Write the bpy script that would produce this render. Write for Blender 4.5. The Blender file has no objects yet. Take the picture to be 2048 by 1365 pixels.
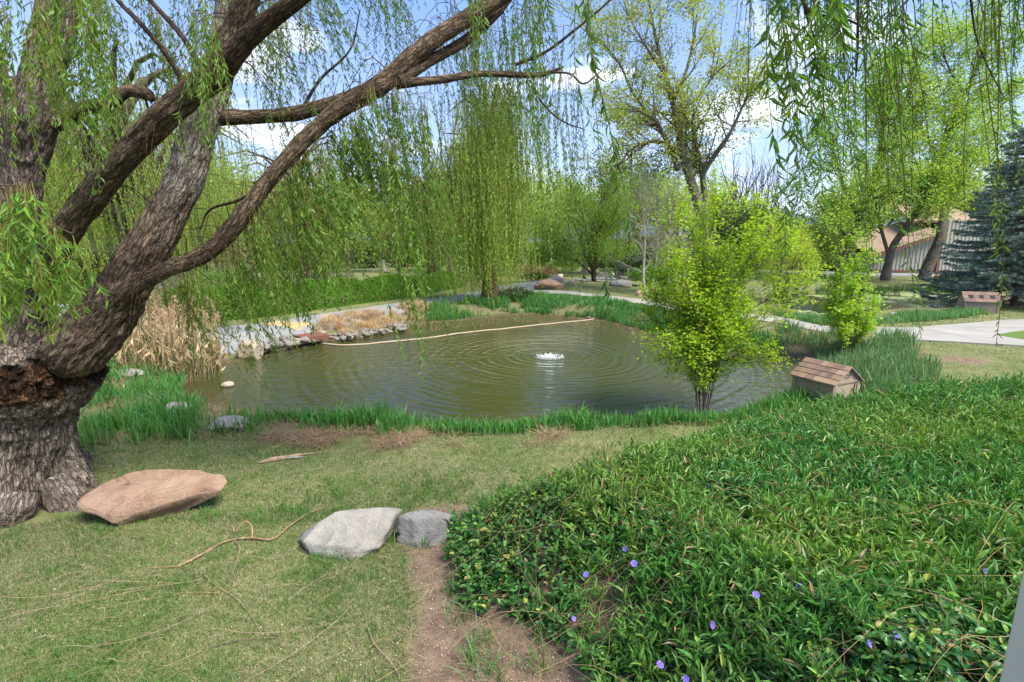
import bpy, math, random
import numpy as np
from mathutils import Vector, Matrix
R = math.radians
random.seed(7); rng = np.random.default_rng(7)
S = bpy.context.scene
# ------------------------------------------------------------------ camera
FPX = 1000.0; PITCH = R(10.9); EYE = np.array([0.0, 0.0, 2.6])
cd = bpy.data.cameras.new('camera'); cam = bpy.data.objects.new('camera', cd)
S.collection.objects.link(cam); S.camera = cam
cd.sensor_width = 36; cd.lens = 36*FPX/2048; cd.clip_start = 0.05; cd.clip_end = 20000
cam.location = EYE; cam.rotation_euler = (R(90)-PITCH, 0, 0)
# ------------------------------------------------------------------ light
SUN_EL, SUN_AZ = R(56), R(58)          # azimuth measured from +x towards +y
sd = bpy.data.lights.new('sun', 'SUN'); sun = bpy.data.objects.new('sun', sd); S.collection.objects.link(sun)
sd.energy = 3.3; sd.angle = R(28); sd.color = (1, .95, .86)
SUN_AZ = R(-35)
sdir = Vector((math.cos(SUN_EL)*math.cos(SUN_AZ), math.cos(SUN_EL)*math.sin(SUN_AZ), math.sin(SUN_EL)))
sun.rotation_euler = sdir.to_track_quat('Z', 'Y').to_euler()
sun.location = (30, -20, 40)
W = bpy.data.worlds.new('World'); S.world = W; W.use_nodes = True
S.view_settings.view_transform = 'Standard'; S.view_settings.look = 'None'
S.view_settings.exposure = 1.42; S.view_settings.gamma = 1; S.view_settings.use_curve_mapping = False
S.cycles.max_bounces = 6; S.cycles.diffuse_bounces = 4; S.cycles.glossy_bounces = 3
S.cycles.transmission_bounces = 4; S.cycles.transparent_max_bounces = 4
S.cycles.caustics_reflective = False; S.cycles.caustics_refractive = False
S.cycles.sample_clamp_indirect = 6

class NT:
    def __init__(s, tree): s.t = tree; tree.nodes.clear()
    def n(s, typ, ins=None, **kw):
        nd = s.t.nodes.new(typ)
        for k, v in kw.items(): setattr(nd, k, v)
        for k, v in (ins or {}).items():
            if isinstance(v, bpy.types.NodeSocket): s.t.links.new(v, nd.inputs[k])
            else: nd.inputs[k].default_value = v
        return nd
    def math(s, op, a, b=0.0, c=None, clamp=False):
        d = {0: a, 1: b}
        if c is not None: d[2] = c
        return s.n('ShaderNodeMath', d, operation=op, use_clamp=clamp).outputs[0]
    def mix(s, f, a, b, mode='MIX'):
        nd = s.n('ShaderNodeMix', data_type='RGBA', blend_type=mode)
        for k, v in ((0, f), (6, a), (7, b)):
            if isinstance(v, bpy.types.NodeSocket): s.t.links.new(v, nd.inputs[k])
            else: nd.inputs[k].default_value = v if k == 0 else (tuple(v)+(1,))[:4]
        return nd.outputs[2]
    def ramp(s, f, stops):
        nd = s.n('ShaderNodeValToRGB', {0: f}); cr = nd.color_ramp
        while len(cr.elements) < len(stops): cr.elements.new(.5)
        for e, (p, c) in zip(cr.elements, stops):
            e.position = p; e.color = (tuple(c)+(1,))[:4] if hasattr(c, '__len__') else (c, c, c, 1)
        return nd.outputs[0]
    def noise(s, vec, scale, detail=4, rough=.55, dist=0.0, out=0):
        return s.n('ShaderNodeTexNoise', {'Vector': vec, 'Scale': scale, 'Detail': detail, 'Roughness': rough, 'Distortion': dist}).outputs[out]

w = NT(W.node_tree)
sky = w.n('ShaderNodeTexSky', sky_type='NISHITA', sun_disc=False, sun_elevation=SUN_EL,
          sun_rotation=math.pi/2-SUN_AZ, altitude=1400, air_density=1.0, dust_density=.6, ozone_density=1.6)
tc = w.n('ShaderNodeTexCoord').outputs['Generated']
sep = w.n('ShaderNodeSeparateXYZ', {0: tc})
zz = w.math('ADD', w.math('MAXIMUM', sep.outputs[2], 0.0), .10)
cv = w.n('ShaderNodeCombineXYZ', {0: w.math('DIVIDE', sep.outputs[0], zz), 1: w.math('DIVIDE', sep.outputs[1], zz), 2: 0.0}).outputs[0]
cn = w.noise(cv, 1.15, 8, .55, .3)
big = w.noise(cv, .35, 2, .5)
cn2 = w.math('ADD', cn, w.math('MULTIPLY', w.math('SUBTRACT', big, .5), .35))
cl = w.ramp(cn2, [(.51, 0), (.60, 1)])
horiz = w.ramp(sep.outputs[2], [(0.0, .75), (.14, .35), (.45, .06), (1, .0)])
fac = w.math('MAXIMUM', w.math('MULTIPLY', cl, .85), horiz)
skyc = w.mix(.68, sky.outputs[0], (.55, 1.6, 4.6))
col = w.mix(fac, skyc, (4.9, 5.2, 5.6))
bg = w.n('ShaderNodeBackground', {'Color': col, 'Strength': 0.106})
w.n('ShaderNodeOutputWorld', {0: bg.outputs[0]})

# ------------------------------------------------------------------ geometry maths
CP, SP = math.cos(PITCH), math.sin(PITCH)
def ray(u, v):
    a = (np.asarray(u, float)-1024)/FPX; b = -(np.asarray(v, float)-682.5)/FPX
    return np.stack([a, CP+b*SP, -SP+b*CP], -1)
def at_z(u, v, z):
    d = ray(u, v); t = (z-EYE[2])/d[..., 2]; return EYE+d*t[..., None]
def at_y(u, v, y):
    d = ray(u, v); t = (np.asarray(y, float)-EYE[1])/d[..., 1]; return EYE+d*t[..., None]
def pxs(y): return y/FPX          # metres per photo pixel at depth y (roughly)
def smooth(t): t = np.clip(t, 0, 1); return t*t*(3-2*t)
def hsh(ix, iy, iz, seed):
    h = (ix.astype(np.int64)*374761393 + iy.astype(np.int64)*668265263 + iz.astype(np.int64)*2147483647 + seed*974634777) & 0xffffffff
    h = ((h ^ (h >> 13))*1274126177) & 0xffffffff
    return ((h ^ (h >> 16)) & 0xffff)/65535.0
def vn(p, seed=0):
    p = np.asarray(p, float); i = np.floor(p).astype(np.int64); f = p-i; f = f*f*(3-2*f)
    r = 0
    for dx in (0, 1):
        for dy in (0, 1):
            for dz in (0, 1):
                wt = (f[..., 0] if dx else 1-f[..., 0])*(f[..., 1] if dy else 1-f[..., 1])*(f[..., 2] if dz else 1-f[..., 2])
                r = r+wt*hsh(i[..., 0]+dx, i[..., 1]+dy, i[..., 2]+dz, seed)
    return r*2-1
def fbm(p, oct=4, seed=0):
    a, s, r = 1., 1., 0
    for k in range(oct): r = r+a*vn(np.asarray(p)*s, seed+k); a *= .5; s *= 2.03
    return r
def fbm2(x, y, sc, oct=3, seed=0): return fbm(np.stack([np.asarray(x)*sc, np.asarray(y)*sc, np.zeros_like(np.asarray(x, float))+seed*.37], -1), oct, seed)
def crs(pts, n):
    """Catmull-Rom resample rows of pts to n rows"""
    P = np.asarray(pts, float)
    if len(P) == 2: t = np.linspace(0, 1, n)[:, None]; return P[0]*(1-t)+P[1]*t
    Q = np.vstack([2*P[0]-P[1], P, 2*P[-1]-P[-2]])
    t = np.linspace(0, len(P)-1, n); i = np.minimum(t.astype(int), len(P)-2); f = (t-i)[:, None]
    a, b, c, d = Q[i], Q[i+1], Q[i+2], Q[i+3]
    return .5*((2*b)+(c-a)*f+(2*a-5*b+4*c-d)*f*f+(3*b-a-3*c+d)*f**3)
def sdist(x, y, poly):
    """signed distance, positive inside"""
    x = np.asarray(x, float); y = np.asarray(y, float); P = np.asarray(poly, float)
    d = np.full(x.shape, 1e9); ins = np.zeros(x.shape, bool)
    for k in range(len(P)):
        ax, ay = P[k]; bx, by = P[(k+1) % len(P)]
        ex, ey = bx-ax, by-ay; L = ex*ex+ey*ey+1e-12
        t = np.clip(((x-ax)*ex+(y-ay)*ey)/L, 0, 1)
        d = np.minimum(d, (x-ax-t*ex)**2+(y-ay-t*ey)**2)
        c = ((ay > y) != (by > y)) & (x < (bx-ax)*(y-ay)/((by-ay) if by != ay else 1e-12)+ax)
        ins ^= c
    d = np.sqrt(d); return np.where(ins, d, -d)
def closed(pts, n):
    P = np.asarray(pts, float); Q = np.vstack([P[-1:], P, P[:2]])
    t = np.linspace(0, len(P), n, endpoint=False); i = t.astype(int); f = (t-i)[:, None]
    a, b, c, d = Q[i], Q[i+1], Q[i+2], Q[(i+3)]
    return .5*((2*b)+(c-a)*f+(2*a-5*b+4*c-d)*f*f+(3*b-a-3*c+d)*f**3)

# ------------------------------------------------------------------ mesh building
class Acc:
    def __init__(s): s.V = []; s.T = []; s.Q = []; s.C = []; s.B = []; s.n = 0
    def add(s, V, T=None, Q=None, C=(1, 1, 1), B=None):
        V = np.asarray(V, float).reshape(-1, 3); m = len(V)
        if m == 0: return
        C = np.asarray(C, float)
        if C.ndim == 1: C = np.tile(C, (m, 1))
        if B is None: B = V
        s.V.append(V); s.C.append(C); s.B.append(np.asarray(B, float).reshape(-1, 3))
        if T is not None and len(T): s.T.append(np.asarray(T, np.int64)+s.n)
        if Q is not None and len(Q): s.Q.append(np.asarray(Q, np.int64)+s.n)
        s.n += m
def put(o, parent=None):
    S.collection.objects.link(o)
    if parent is not None: o.parent = parent; o.matrix_parent_inverse = Matrix.Identity(4)
    return o
def build(name, acc, mat, parent=None, smoothf=False, origin=None):
    me = bpy.data.meshes.new(name)
    V = np.vstack(acc.V); C = np.vstack(acc.C); B = np.vstack(acc.B)
    if origin is None and parent is not None and 'o' in parent: origin = parent['o']
    if origin is not None: V = V-np.asarray(list(origin))
    T = np.vstack(acc.T) if acc.T else np.zeros((0, 3), int); Q = np.vstack(acc.Q) if acc.Q else np.zeros((0, 4), int)
    nl = T.size+Q.size; nf = len(T)+len(Q)
    me.vertices.add(len(V)); me.vertices.foreach_set('co', V.astype(np.float32).ravel())
    me.loops.add(nl); me.loops.foreach_set('vertex_index', np.concatenate([T.ravel(), Q.ravel()]).astype(np.int32))
    me.polygons.add(nf)
    st = np.concatenate([np.arange(len(T))*3, T.size+np.arange(len(Q))*4]).astype(np.int32)
    me.polygons.foreach_set('loop_start', st)
    if smoothf: me.polygons.foreach_set('use_smooth', np.ones(nf, bool))
    else: me.polygons.foreach_set('use_smooth', np.zeros(nf, bool))
    a = me.attributes.new('Col', 'FLOAT_COLOR', 'POINT')
    a.data.foreach_set('color', np.hstack([C, np.ones((len(C), 1))]).astype(np.float32).ravel())
    b = me.attributes.new('bark', 'FLOAT_VECTOR', 'POINT')
    b.data.foreach_set('vector', B.astype(np.float32).ravel())
    me.update(calc_edges=True); me.validate()
    if mat: me.materials.append(mat)
    o = put(bpy.data.objects.new(name, me), parent)
    if origin is not None and parent is None: o.location = [float(q) for q in origin]
    return o
def tag(o, label=None, cat=None, group=None, kind=None):
    if label: o['label'] = label
    if cat: o['category'] = cat
    if group: o['group'] = group
    if kind: o['kind'] = kind
    return o
def thing(name, label, cat, loc, group=None):
    o = bpy.data.objects.new(name, None); put(o); o.location = [float(q) for q in loc]; o['o'] = [float(q) for q in loc]
    o.empty_display_size = .2
    return tag(o, label, cat, group)
def fin(o):                      # forget the helper property
    if 'o' in o: del o['o']
def tube(acc, pts, rad, ns=6, C=(1, 1, 1), fn=None, cap=True, bs=1.0):
    P = np.asarray(pts, float); n = len(P); rad = np.broadcast_to(np.asarray(rad, float), (n,))
    Tn = np.gradient(P, axis=0); Tn /= np.linalg.norm(Tn, axis=1)[:, None]+1e-12
    ref = np.array([0, 0, 1.]) if abs(Tn[0, 2]) < .9 else np.array([1., 0, 0])
    N = np.zeros((n, 3)); x = np.cross(Tn[0], ref); x /= np.linalg.norm(x); N[0] = x
    for i in range(1, n):
        x = N[i-1]-Tn[i]*np.dot(N[i-1], Tn[i]); N[i] = x/(np.linalg.norm(x)+1e-12)
    Bn = np.cross(Tn, N)
    th = np.arange(ns)*2*math.pi/ns
    D = N[:, None, :]*np.cos(th)[None, :, None]+Bn[:, None, :]*np.sin(th)[None, :, None]
    s = np.concatenate([[0], np.cumsum(np.linalg.norm(np.diff(P, axis=0), axis=1))])
    rr = np.repeat(rad[:, None], ns, 1)
    bk = np.stack([np.cos(th)[None]*rr, np.sin(th)[None]*rr, np.repeat(s[:, None], ns, 1)], -1)*bs+P[0].sum()*.37
    if fn is not None: rr, CC = fn(P, D, rr, s, th, bk)
    else: CC = C
    V = P[:, None, :]+D*rr[..., None]
    i = np.arange(n-1)[:, None]*ns; j = np.arange(ns)[None]; k = (j+1) % ns
    Q = np.stack([i+j, i+k, i+ns+k, i+ns+j], -1).reshape(-1, 4)
    V = V.reshape(-1, 3); bk = bk.reshape(-1, 3); T = None
    CC = np.asarray(CC, float)
    if CC.ndim == 3: CC = CC.reshape(-1, 3)
    if cap:
        V = np.vstack([V, P[-1]+Tn[-1]*rad[-1]*.4]); bk = np.vstack([bk, bk[-1]])
        T = np.array([[(n-1)*ns+a, (n-1)*ns+(a+1) % ns, n*ns] for a in range(ns)])
        if CC.ndim == 2: CC = np.vstack([CC, CC[-1]])
    acc.add(V, T, Q, CC, bk)
def unit(v): return v/(np.linalg.norm(v, axis=-1, keepdims=True)+1e-12)
# leaf templates: rows (side, along, lift), faces
LF4 = (np.array([[0, 0, 0], [-.5, .45, .12], [0, 1, -.08], [.5, .45, .12]]), [[0, 2, 1], [0, 3, 2]], [])
LFW = (np.array([[0, 0, 0], [-.5, .3, .1], [0, .38, 0], [.5, .3, .1], [-.36, .68, .0], [0, .72, -.08], [.36, .68, .0], [0, 1, -.26]]),
       [[0, 2, 1], [0, 3, 2], [4, 5, 7], [5, 6, 7]], [[1, 2, 5, 4], [2, 3, 6, 5]])
LFO = (np.array([[0, 0, 0], [-.42, .22, .1], [0, .25, 0], [.42, .22, .1], [-.5, .55, .12], [0, .55, .02], [.5, .55, .12], [0, 1, -.12], [-.27, .83, .03], [.27, .83, .03]]),
       [[0, 2, 1], [0, 3, 2], [8, 5, 7], [5, 9, 7], [4, 5, 8], [5, 6, 9]], [[1, 2, 5, 4], [2, 3, 6, 5]])
LFM = (np.array([[0, 0, 0], [-.45, .12, .05], [-.2, .3, 0], [-.62, .55, .1], [-.2, .55, 0], [0, 1, -.12], [.2, .55, 0], [.62, .55, .1], [.2, .3, 0], [.45, .12, .05]]),
       [[0, 2, 1], [2, 4, 3], [4, 6, 5], [8, 7, 6], [0, 9, 8]], [[0, 8, 6, 2], [2, 6, 4, 4]])
LFM = (LFM[0], [[0, 2, 1], [2, 4, 3], [4, 6, 5], [8, 7, 6], [0, 9, 8], [0, 8, 2]], [[2, 8, 6, 4]])
def leaves(acc, P, D, L, Wd, C, tpl=LF4, up=None, roll=1.0):
    n = len(P)
    if n == 0: return
    D = unit(D)
    if up is None: up = rng.normal(size=(n, 3))
    else: up = np.broadcast_to(up, (n, 3))+rng.normal(size=(n, 3))*roll
    Sd = unit(np.cross(D, up)); Nn = np.cross(Sd, D)
    tv, tt, tq = tpl; k = len(tv)
    L = np.broadcast_to(L, (n,)); Wd = np.broadcast_to(Wd, (n,))
    V = P[:, None]+Sd[:, None]*(tv[None, :, 0, None]*Wd[:, None, None])+D[:, None]*(tv[None, :, 1, None]*L[:, None, None])+Nn[:, None]*(tv[None, :, 2, None]*L[:, None, None])
    C = np.asarray(C, float)
    if C.ndim == 1: C = np.tile(C, (n, 1))
    off = (np.arange(n)*k)[:, None, None]
    T = (np.array(tt)[None]+off).reshape(-1, 3) if len(tt) else None
    Q = (np.array(tq)[None]+off).reshape(-1, 4) if len(tq) else None
    acc.add(V.reshape(-1, 3), T, Q, np.repeat(C, k, 0))
def colvar(base, n, amt=.25, hue=.12):
    b = np.asarray(base, float); v = 1+rng.uniform(-amt, amt, n)[:, None]
    h = rng.uniform(-hue, hue, n)
    return np.clip(b*v*np.stack([1+h*1.5, 1+h*.2, 1-h], -1), 0, 1)

# ------------------------------------------------------------------ materials
def mat(name, fn):
    m = bpy.data.materials.new(name); m.use_nodes = True; n = NT(m.node_tree)
    sh = fn(n); n.n('ShaderNodeOutputMaterial', {0: sh}); return m
def attr(n, a='Col', o='Color'): return n.n('ShaderNodeAttribute', attribute_name=a).outputs[o]
def principled(n, col, rough=.7, spec=.3, bump=None, bs=.3, bd=.01, metal=0):
    d = {'Base Color': col if isinstance(col, bpy.types.NodeSocket) else (tuple(col)+(1,))[:4], 'Roughness': rough, 'Specular IOR Level': spec, 'Metallic': metal}
    if bump is not None: d['Normal'] = n.n('ShaderNodeBump', {'Strength': bs, 'Distance': bd, 'Height': bump}).outputs[0]
    return n.n('ShaderNodeBsdfPrincipled', d).outputs[0]
def leafmat(name, rough=.5, spec=.35, tr=.4, tint=(1.25, 1.15, .55)):
    def f(n):
        c = attr(n)
        p = principled(n, c, rough, spec)
        t = n.n('ShaderNodeBsdfTranslucent', {'Color': n.mix(1.0, c, tint, 'MULTIPLY')}).outputs[0]
        return n.n('ShaderNodeMixShader', {0: tr, 1: p, 2: t}).outputs[0]
    return mat(name, f)
M = {}
M['willow'] = leafmat('willow_leaf', .45, .35, .48, (1.3, 1.2, .65))
M['leaf'] = leafmat('tree_leaf', .5, .3, .5, (1.3, 1.2, .7))
M['gloss'] = leafmat('periwinkle_leaf', .44, .45, .28)
M['blade'] = leafmat('blade', .45, .35, .3)
M['needle'] = leafmat('needle', .6, .25, .1, (1, 1, 1))
M['dry'] = leafmat('dry_stem', .8, .15, .25, (1, .9, .7))
def f(n):
    b = attr(n, 'bark', 'Vector'); c = attr(n)
    mp = n.n('ShaderNodeMapping', {'Vector': b, 'Scale': (1, 1, .20)}).outputs[0]
    ns = n.noise(mp, 22, 4, .6, 0, 1)
    wp = n.n('ShaderNodeMix', {0: .075, 4: mp, 5: ns}, data_type='VECTOR').outputs[1]
    v = n.n('ShaderNodeTexVoronoi', {'Vector': wp, 'Scale': 30.0, 'Randomness': 1.0}, feature='DISTANCE_TO_EDGE').outputs[0]
    v2 = n.n('ShaderNodeTexVoronoi', {'Vector': wp, 'Scale': 68.0, 'Randomness': 1.0}, feature='DISTANCE_TO_EDGE').outputs[0]
    cell = n.n('ShaderNodeTexVoronoi', {'Vector': wp, 'Scale': 68.0, 'Randomness': 1.0}).outputs['Color']
    fine = n.noise(b, 150, 4, .7)
    cr = n.ramp(v, [(0.0, .30), (.05, .72), (.16, 1)]); cr2 = n.ramp(v2, [(0.0, .55), (.05, .9), (.14, 1)])
    blot = n.ramp(n.noise(b, 5, 4), [(.3, .75), (.7, 1.2)])
    c1 = n.mix(1.0, n.mix(1.0, c, cr, 'MULTIPLY'), cr2, 'MULTIPLY'); c2 = n.mix(1.0, c1, blot, 'MULTIPLY')
    c2 = n.mix(1.0, c2, n.ramp(n.n('ShaderNodeSeparateColor', {0: cell}).outputs[0], [(0, .78), (1, 1.22)]), 'MULTIPLY')
    c3 = n.mix(1.0, c2, n.ramp(fine, [(.3, .72), (.7, 1.25)]), 'MULTIPLY')
    h = n.math('ADD', n.math('MINIMUM', n.math('MULTIPLY', v, 6.0), .8), n.math('ADD', n.math('MINIMUM', n.math('MULTIPLY', v2, 5.0), .4), n.math('MULTIPLY', fine, .35)))
    return principled(n, c3, .92, .12, h, 1.0, .02)
M['bark'] = mat('ridged_bark', f)
def f(n):
    b = attr(n, 'bark', 'Vector'); c = attr(n)
    c2 = n.mix(1.0, c, n.ramp(n.noise(b, 18, 4, .65), [(.3, .6), (.7, 1.3)]), 'MULTIPLY')
    return principled(n, c2, .9, .1, n.noise(b, 40, 3), .5, .02)
M['bark2'] = mat('plain_bark', f)
def rockmat(name, c1, c2, c3, sc=6, speck=0.0, bump=.5):
    def f(n):
        o = n.n('ShaderNodeTexCoord').outputs['Object']
        a = n.noise(o, sc, 6, .65, .4); b = n.noise(o, sc*9, 4, .7)
        c = n.mix(n.ramp(a, [(.35, 0), (.65, 1)]), c1, c2)
        c = n.mix(n.ramp(n.noise(o, sc*.7, 5, .7, 1.2), [(.56, 0), (.66, .55)]), c, tuple(q*.42 for q in c2)); c = n.mix(n.ramp(n.noise(o, sc*3.1, 4, .7, .6), [(.62, 0), (.68, .45)]), c, (.30, .31, .20))
        c = n.mix(n.ramp(b, [(.55, 0), (.75, .7)]), c, c3)
        if speck: c = n.mix(n.ramp(n.noise(o, 160, 2, .8), [(.56, 0), (.66, speck)]), c, (.06, .055, .05))
        h = n.math('ADD', n.math('MULTIPLY', a, 1.0), n.math('MULTIPLY', b, .35))
        return principled(n, c, .88, .2, h, bump, .05)
    return mat(name, f)
M['granite'] = rockmat('pale_granite', (.36, .33, .28), (.25, .23, .20), (.44, .41, .37), 5, .8, .6)
M['granite_grey'] = rockmat('grey_granite', (.28, .265, .24), (.18, .17, .155), (.37, .355, .32), 6, .85, .6)
M['sandstone'] = rockmat('red_sandstone', (.32, .215, .15), (.24, .145, .095), (.37, .29, .225), 3.2, 0, .9)
M['rock_tan'] = rockmat('tan_rock', (.42, .35, .26), (.30, .24, .18), (.52, .47, .4), 4, 0, .6)
M['rock_grey'] = rockmat('grey_rock', (.30, .28, .26), (.20, .17, .15), (.42, .40, .38), 4, .3, .6)
M['rock_pink'] = rockmat('pink_rock', (.46, .28, .19), (.38, .23, .15), (.5, .4, .32), 4, 0, .6)
M['pebble'] = rockmat('pale_pebble', (.29, .265, .225), (.17, .155, .135), (.36, .34, .30), 9, .3, .5)
def flat(name, c, rough=.7, spec=.3, var=.25, sc=12, bump=.2, metal=0):
    def f(n):
        o = n.n('ShaderNodeTexCoord').outputs['Object']; a = n.noise(o, sc, 5, .65)
        lo = tuple(q*(1-var) for q in c); hi = tuple(min(1, q*(1+var)) for q in c)
        return principled(n, n.mix(n.ramp(a, [(.3, 0), (.7, 1)]), lo, hi), rough, spec, a, bump, .01, metal)
    return mat(name, f)
M['metal_dark'] = flat('black_metal', (.02, .02, .022), .5, .5)
def f(n):
    b = attr(n, 'bark', 'Vector'); c = attr(n)
    return principled(n, n.mix(1.0, c, n.ramp(n.noise(b, 30, 5, .7), [(.3, .75), (.7, 1.2)]), 'MULTIPLY'), .85, .15, n.noise(b, 80, 3), .3, .005)
M['paint'] = mat('weathered_surface', f)        # colour from the Col attribute, weathered

# ------------------------------------------------------------------ layout
WZ = -.38
P1px = [(352, 775), (376, 748), (425, 728), (470, 722), (520, 708), (600, 690), (700, 676), (800, 658), (836, 646), (905, 641), (990, 632), (1062, 628),
        (1130, 634), (1200, 640), (1240, 648), (1290, 663), (1400, 694), (1500, 708), (1560, 712), (1620, 716), (1650, 742), (1600, 790), (1480, 828), (1390, 842), (1250, 850), (1100, 858),
        (900, 864), (780, 852), (640, 838), (500, 822), (400, 812), (360, 797)]
POND1 = closed([at_z(np.array(u), np.array(v), WZ)[:2] for u, v in P1px], 120)
P2px = [(1540, 600), (1640, 588), (1770, 586), (1850, 585), (1950, 590), (2010, 600), (1975, 611), (1900, 613), (1800, 620), (1750, 625), (1680, 632), (1600, 628)]
POND2 = closed([at_z(np.array(u), np.array(v), -.08)[:2] for u, v in P2px], 70)
MOUND = closed([(1.2, -2), (.70, 1.5), (.30, 2.6), (-.32, 3.2), (-.56, 3.8), (-.48, 4.35), (.15, 4.9), (1.3, 5.5), (2.6, 6.25), (4, 7.0), (5, 7.25), (6, 7.6), (9, 7.6), (14, 8), (16, 3), (14, -2)], 90)
def zfun(x, y):
    z = .02*fbm2(x, y, .5, 3, 3)+.05*fbm2(x, y, .12, 2, 4)
    z = z*smooth((np.hypot(x, y)-1)/6+.3)
    z = z+.35*np.exp(-(((x-3.2)/3.5)**2+((y-31)/4.5)**2))      # small rise on far lawn
    m = sdist(x, y, MOUND)
    pl = .87+.063*x-.095*y-.01*np.exp(-(((x-4.3)/1.6)**2+((y-5.5)/1.8)**2))+.05*fbm2(x, y, 1.1, 3, 9)
    z = z+np.clip(pl, .3, 1.3)*smooth((m+.05)/1.1)*(m > -.05)
    d1 = sdist(x, y, POND1)+.10*fbm2(x, y, 1.3, 3, 5)
    z = np.where(d1 > -1.3, z*smooth(-d1/1.3)+(WZ+.03)*(1-smooth(-d1/1.3))-.6*smooth(d1/1.5), z)
    d2 = sdist(x, y, POND2)+.1*fbm2(x, y, 1.0, 3, 6)
    z = np.where(d2 > -1.2, z*smooth(-d2/1.2)+(-.05)*(1-smooth(-d2/1.2))-.5*smooth(d2/1.5), z)
    return z
def axis(a0, a1, st, b0, b1, st2, far0, far1):
    a = np.arange(a0, a1, st); lo = np.arange(b0, a0, st2); hi = np.arange(a1, b1, st2)
    f0 = b0-np.geomspace(2, max(3, b0-far0), 14)[::-1]; f1 = b1+np.geomspace(2, far1-b1, 18)
    return np.unique(np.round(np.concatenate([f0, lo, a, hi, f1]), 4))
GX = axis(-9, 13, .1, -40, 45, .5, -500, 500); GY = axis(0.0, 26, .1, -4, 62, .5, -30, 1200)
XX, YY = np.meshgrid(GX, GY, indexing='ij'); GH = zfun(XX, YY)
def gz(x, y):
    x = np.asarray(x, float); y = np.asarray(y, float)
    i = np.clip(np.searchsorted(GX, x)-1, 0, len(GX)-2); j = np.clip(np.searchsorted(GY, y)-1, 0, len(GY)-2)
    fx = np.clip((x-GX[i])/(GX[i+1]-GX[i]), 0, 1); fy = np.clip((y-GY[j])/(GY[j+1]-GY[j]), 0, 1)
    return (GH[i, j]*(1-fx)*(1-fy)+GH[i+1, j]*fx*(1-fy)+GH[i, j+1]*(1-fx)*fy+GH[i+1, j+1]*fx*fy)
def G(u, v):
    """point of the ground seen at photo pixel"""
    d = ray(float(u), float(v)); t = 1.0; last = EYE
    for _ in range(4000):
        p = EYE+d*t
        if p[2] < gz(p[0], p[1]): return np.array([p[0], p[1], float(gz(p[0], p[1]))])
        t += .02+t*.002
    return EYE+d*t

# road and path regions (photo outline -> ground)
def band(far, near, n=60, z=0.0):
    A = crs([at_z(np.array(float(u)), np.array(float(v)), z)[:2] for u, v in far], n)
    B = crs([at_z(np.array(float(u)), np.array(float(v)), z)[:2] for u, v in near], n)
    return A, B
ROAD = band([(-1000, 690), (-60, 676), (250, 668), (430, 657), (560, 643), (700, 621), (860, 599), (980, 581), (1080, 567), (1160, 560), (1260, 551), (1400, 546)],
            [(-1000, 742), (-60, 722), (240, 706), (440, 691), (560, 670), (700, 644), (800, 624), (930, 603), (1040, 590), (1130, 575), (1200, 565), (1300, 558), (1400, 556)])
PATH = band([(1068, 587), (1130, 589), (1200, 594), (1290, 602), (1350, 614), (1430, 624), (1520, 630), (1570, 636), (1620, 648), (1680, 657), (1730, 658), (1760, 656)],
            [(1068, 591), (1130, 593), (1200, 600), (1280, 609), (1340, 620), (1420, 632), (1510, 642), (1560, 648), (1620, 660), (1680, 671), (1730, 676), (1760, 677)])
PLAZA = band([(1758, 656), (1810, 657), (1900, 651), (1990, 643), (2060, 641), (2300, 640)], [(1758, 677), (1800, 680), (1830, 682), (1930, 688), (2048, 694), (2300, 706)])
FARROAD = band([(1480, 541), (1700, 545), (1900, 546), (2200, 549)], [(1480, 547), (1700, 552), (1900, 553), (2200, 558)])
def bpoly(b): return np.vstack([b[0], b[1][::-1]])
PAVED = [bpoly(b) for b in (ROAD, PATH, PLAZA, FARROAD)]
def strip(name, b, m, lift=.03, cross=8, kind='structure'):
    A, B = b; n = len(A); t = np.linspace(0, 1, cross)[None, :, None]
    XY = A[:, None]*(1-t)+B[:, None]*t
    Z = gz(XY[..., 0], XY[..., 1])+lift
    V = np.concatenate([XY, Z[..., None]], -1)
    i = np.arange(n-1)[:, None]*cross; j = np.arange(cross-1)[None]
    Q = np.stack([i+j, i+cross+j, i+cross+j+1, i+j+1], -1).reshape(-1, 4)[:, ::-1]
    a = Acc(); a.add(V.reshape(-1, 3), None, Q)
    for e in (0, cross-1):                      # edge skirts
        top = V[:, e]; bot = top-[0, 0, .12]; q = np.arange(n-1)
        a.add(np.vstack([top, bot]), None, np.stack([q, q+1, q+1+n, q+n], -1))
    o = build(name, a, m); tag(o, kind=kind); return o

# ground zones stored in Col: r = bare dirt, g = dry litter, b = lush/damp bank
d1 = sdist(XX, YY, POND1); d2 = sdist(XX, YY, POND2); dm = sdist(XX, YY, MOUND)
dpx = np.array([(-.62, 2.2), (-.1, 2.1), (.95, 2.2), (.9, 2.9), (.1, 3.4), (-.35, 4.0), (-.4, 4.7), (-.75, 4.75), (-1.2, 4.35), (-.95, 3.9), (-.72, 3.2)])
ddirt = sdist(XX, YY, dpx)+.10*fbm2(XX, YY, 2.5, 3, 12)
dirt = smooth((ddirt+.10)/.22)
bare = [G(1932, 721), G(60, 1015)]
dirt = np.maximum(dirt, smooth(1.35-np.hypot((XX-bare[0][0])/.62, (YY-bare[0][1])/.45)+.35*fbm2(XX, YY, 2.2, 3, 14)))
dirt = np.maximum(dirt, smooth((dm-.15)/.3))
litter = smooth((d1+1.25+.35*fbm2(XX, YY, 1.2, 3, 15))/.35)*(d1 < .6)
IRL = np.array([at_z(np.array(float(u)), np.array(float(v)), -.1)[:2] for u, v in [(120, 770), (300, 715), (420, 715), (350, 760), (330, 795), (420, 822), (640, 850), (800, 866), (1000, 868), (1010, 880), (800, 888), (640, 886), (500, 890), (300, 898), (120, 915)]])
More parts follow.
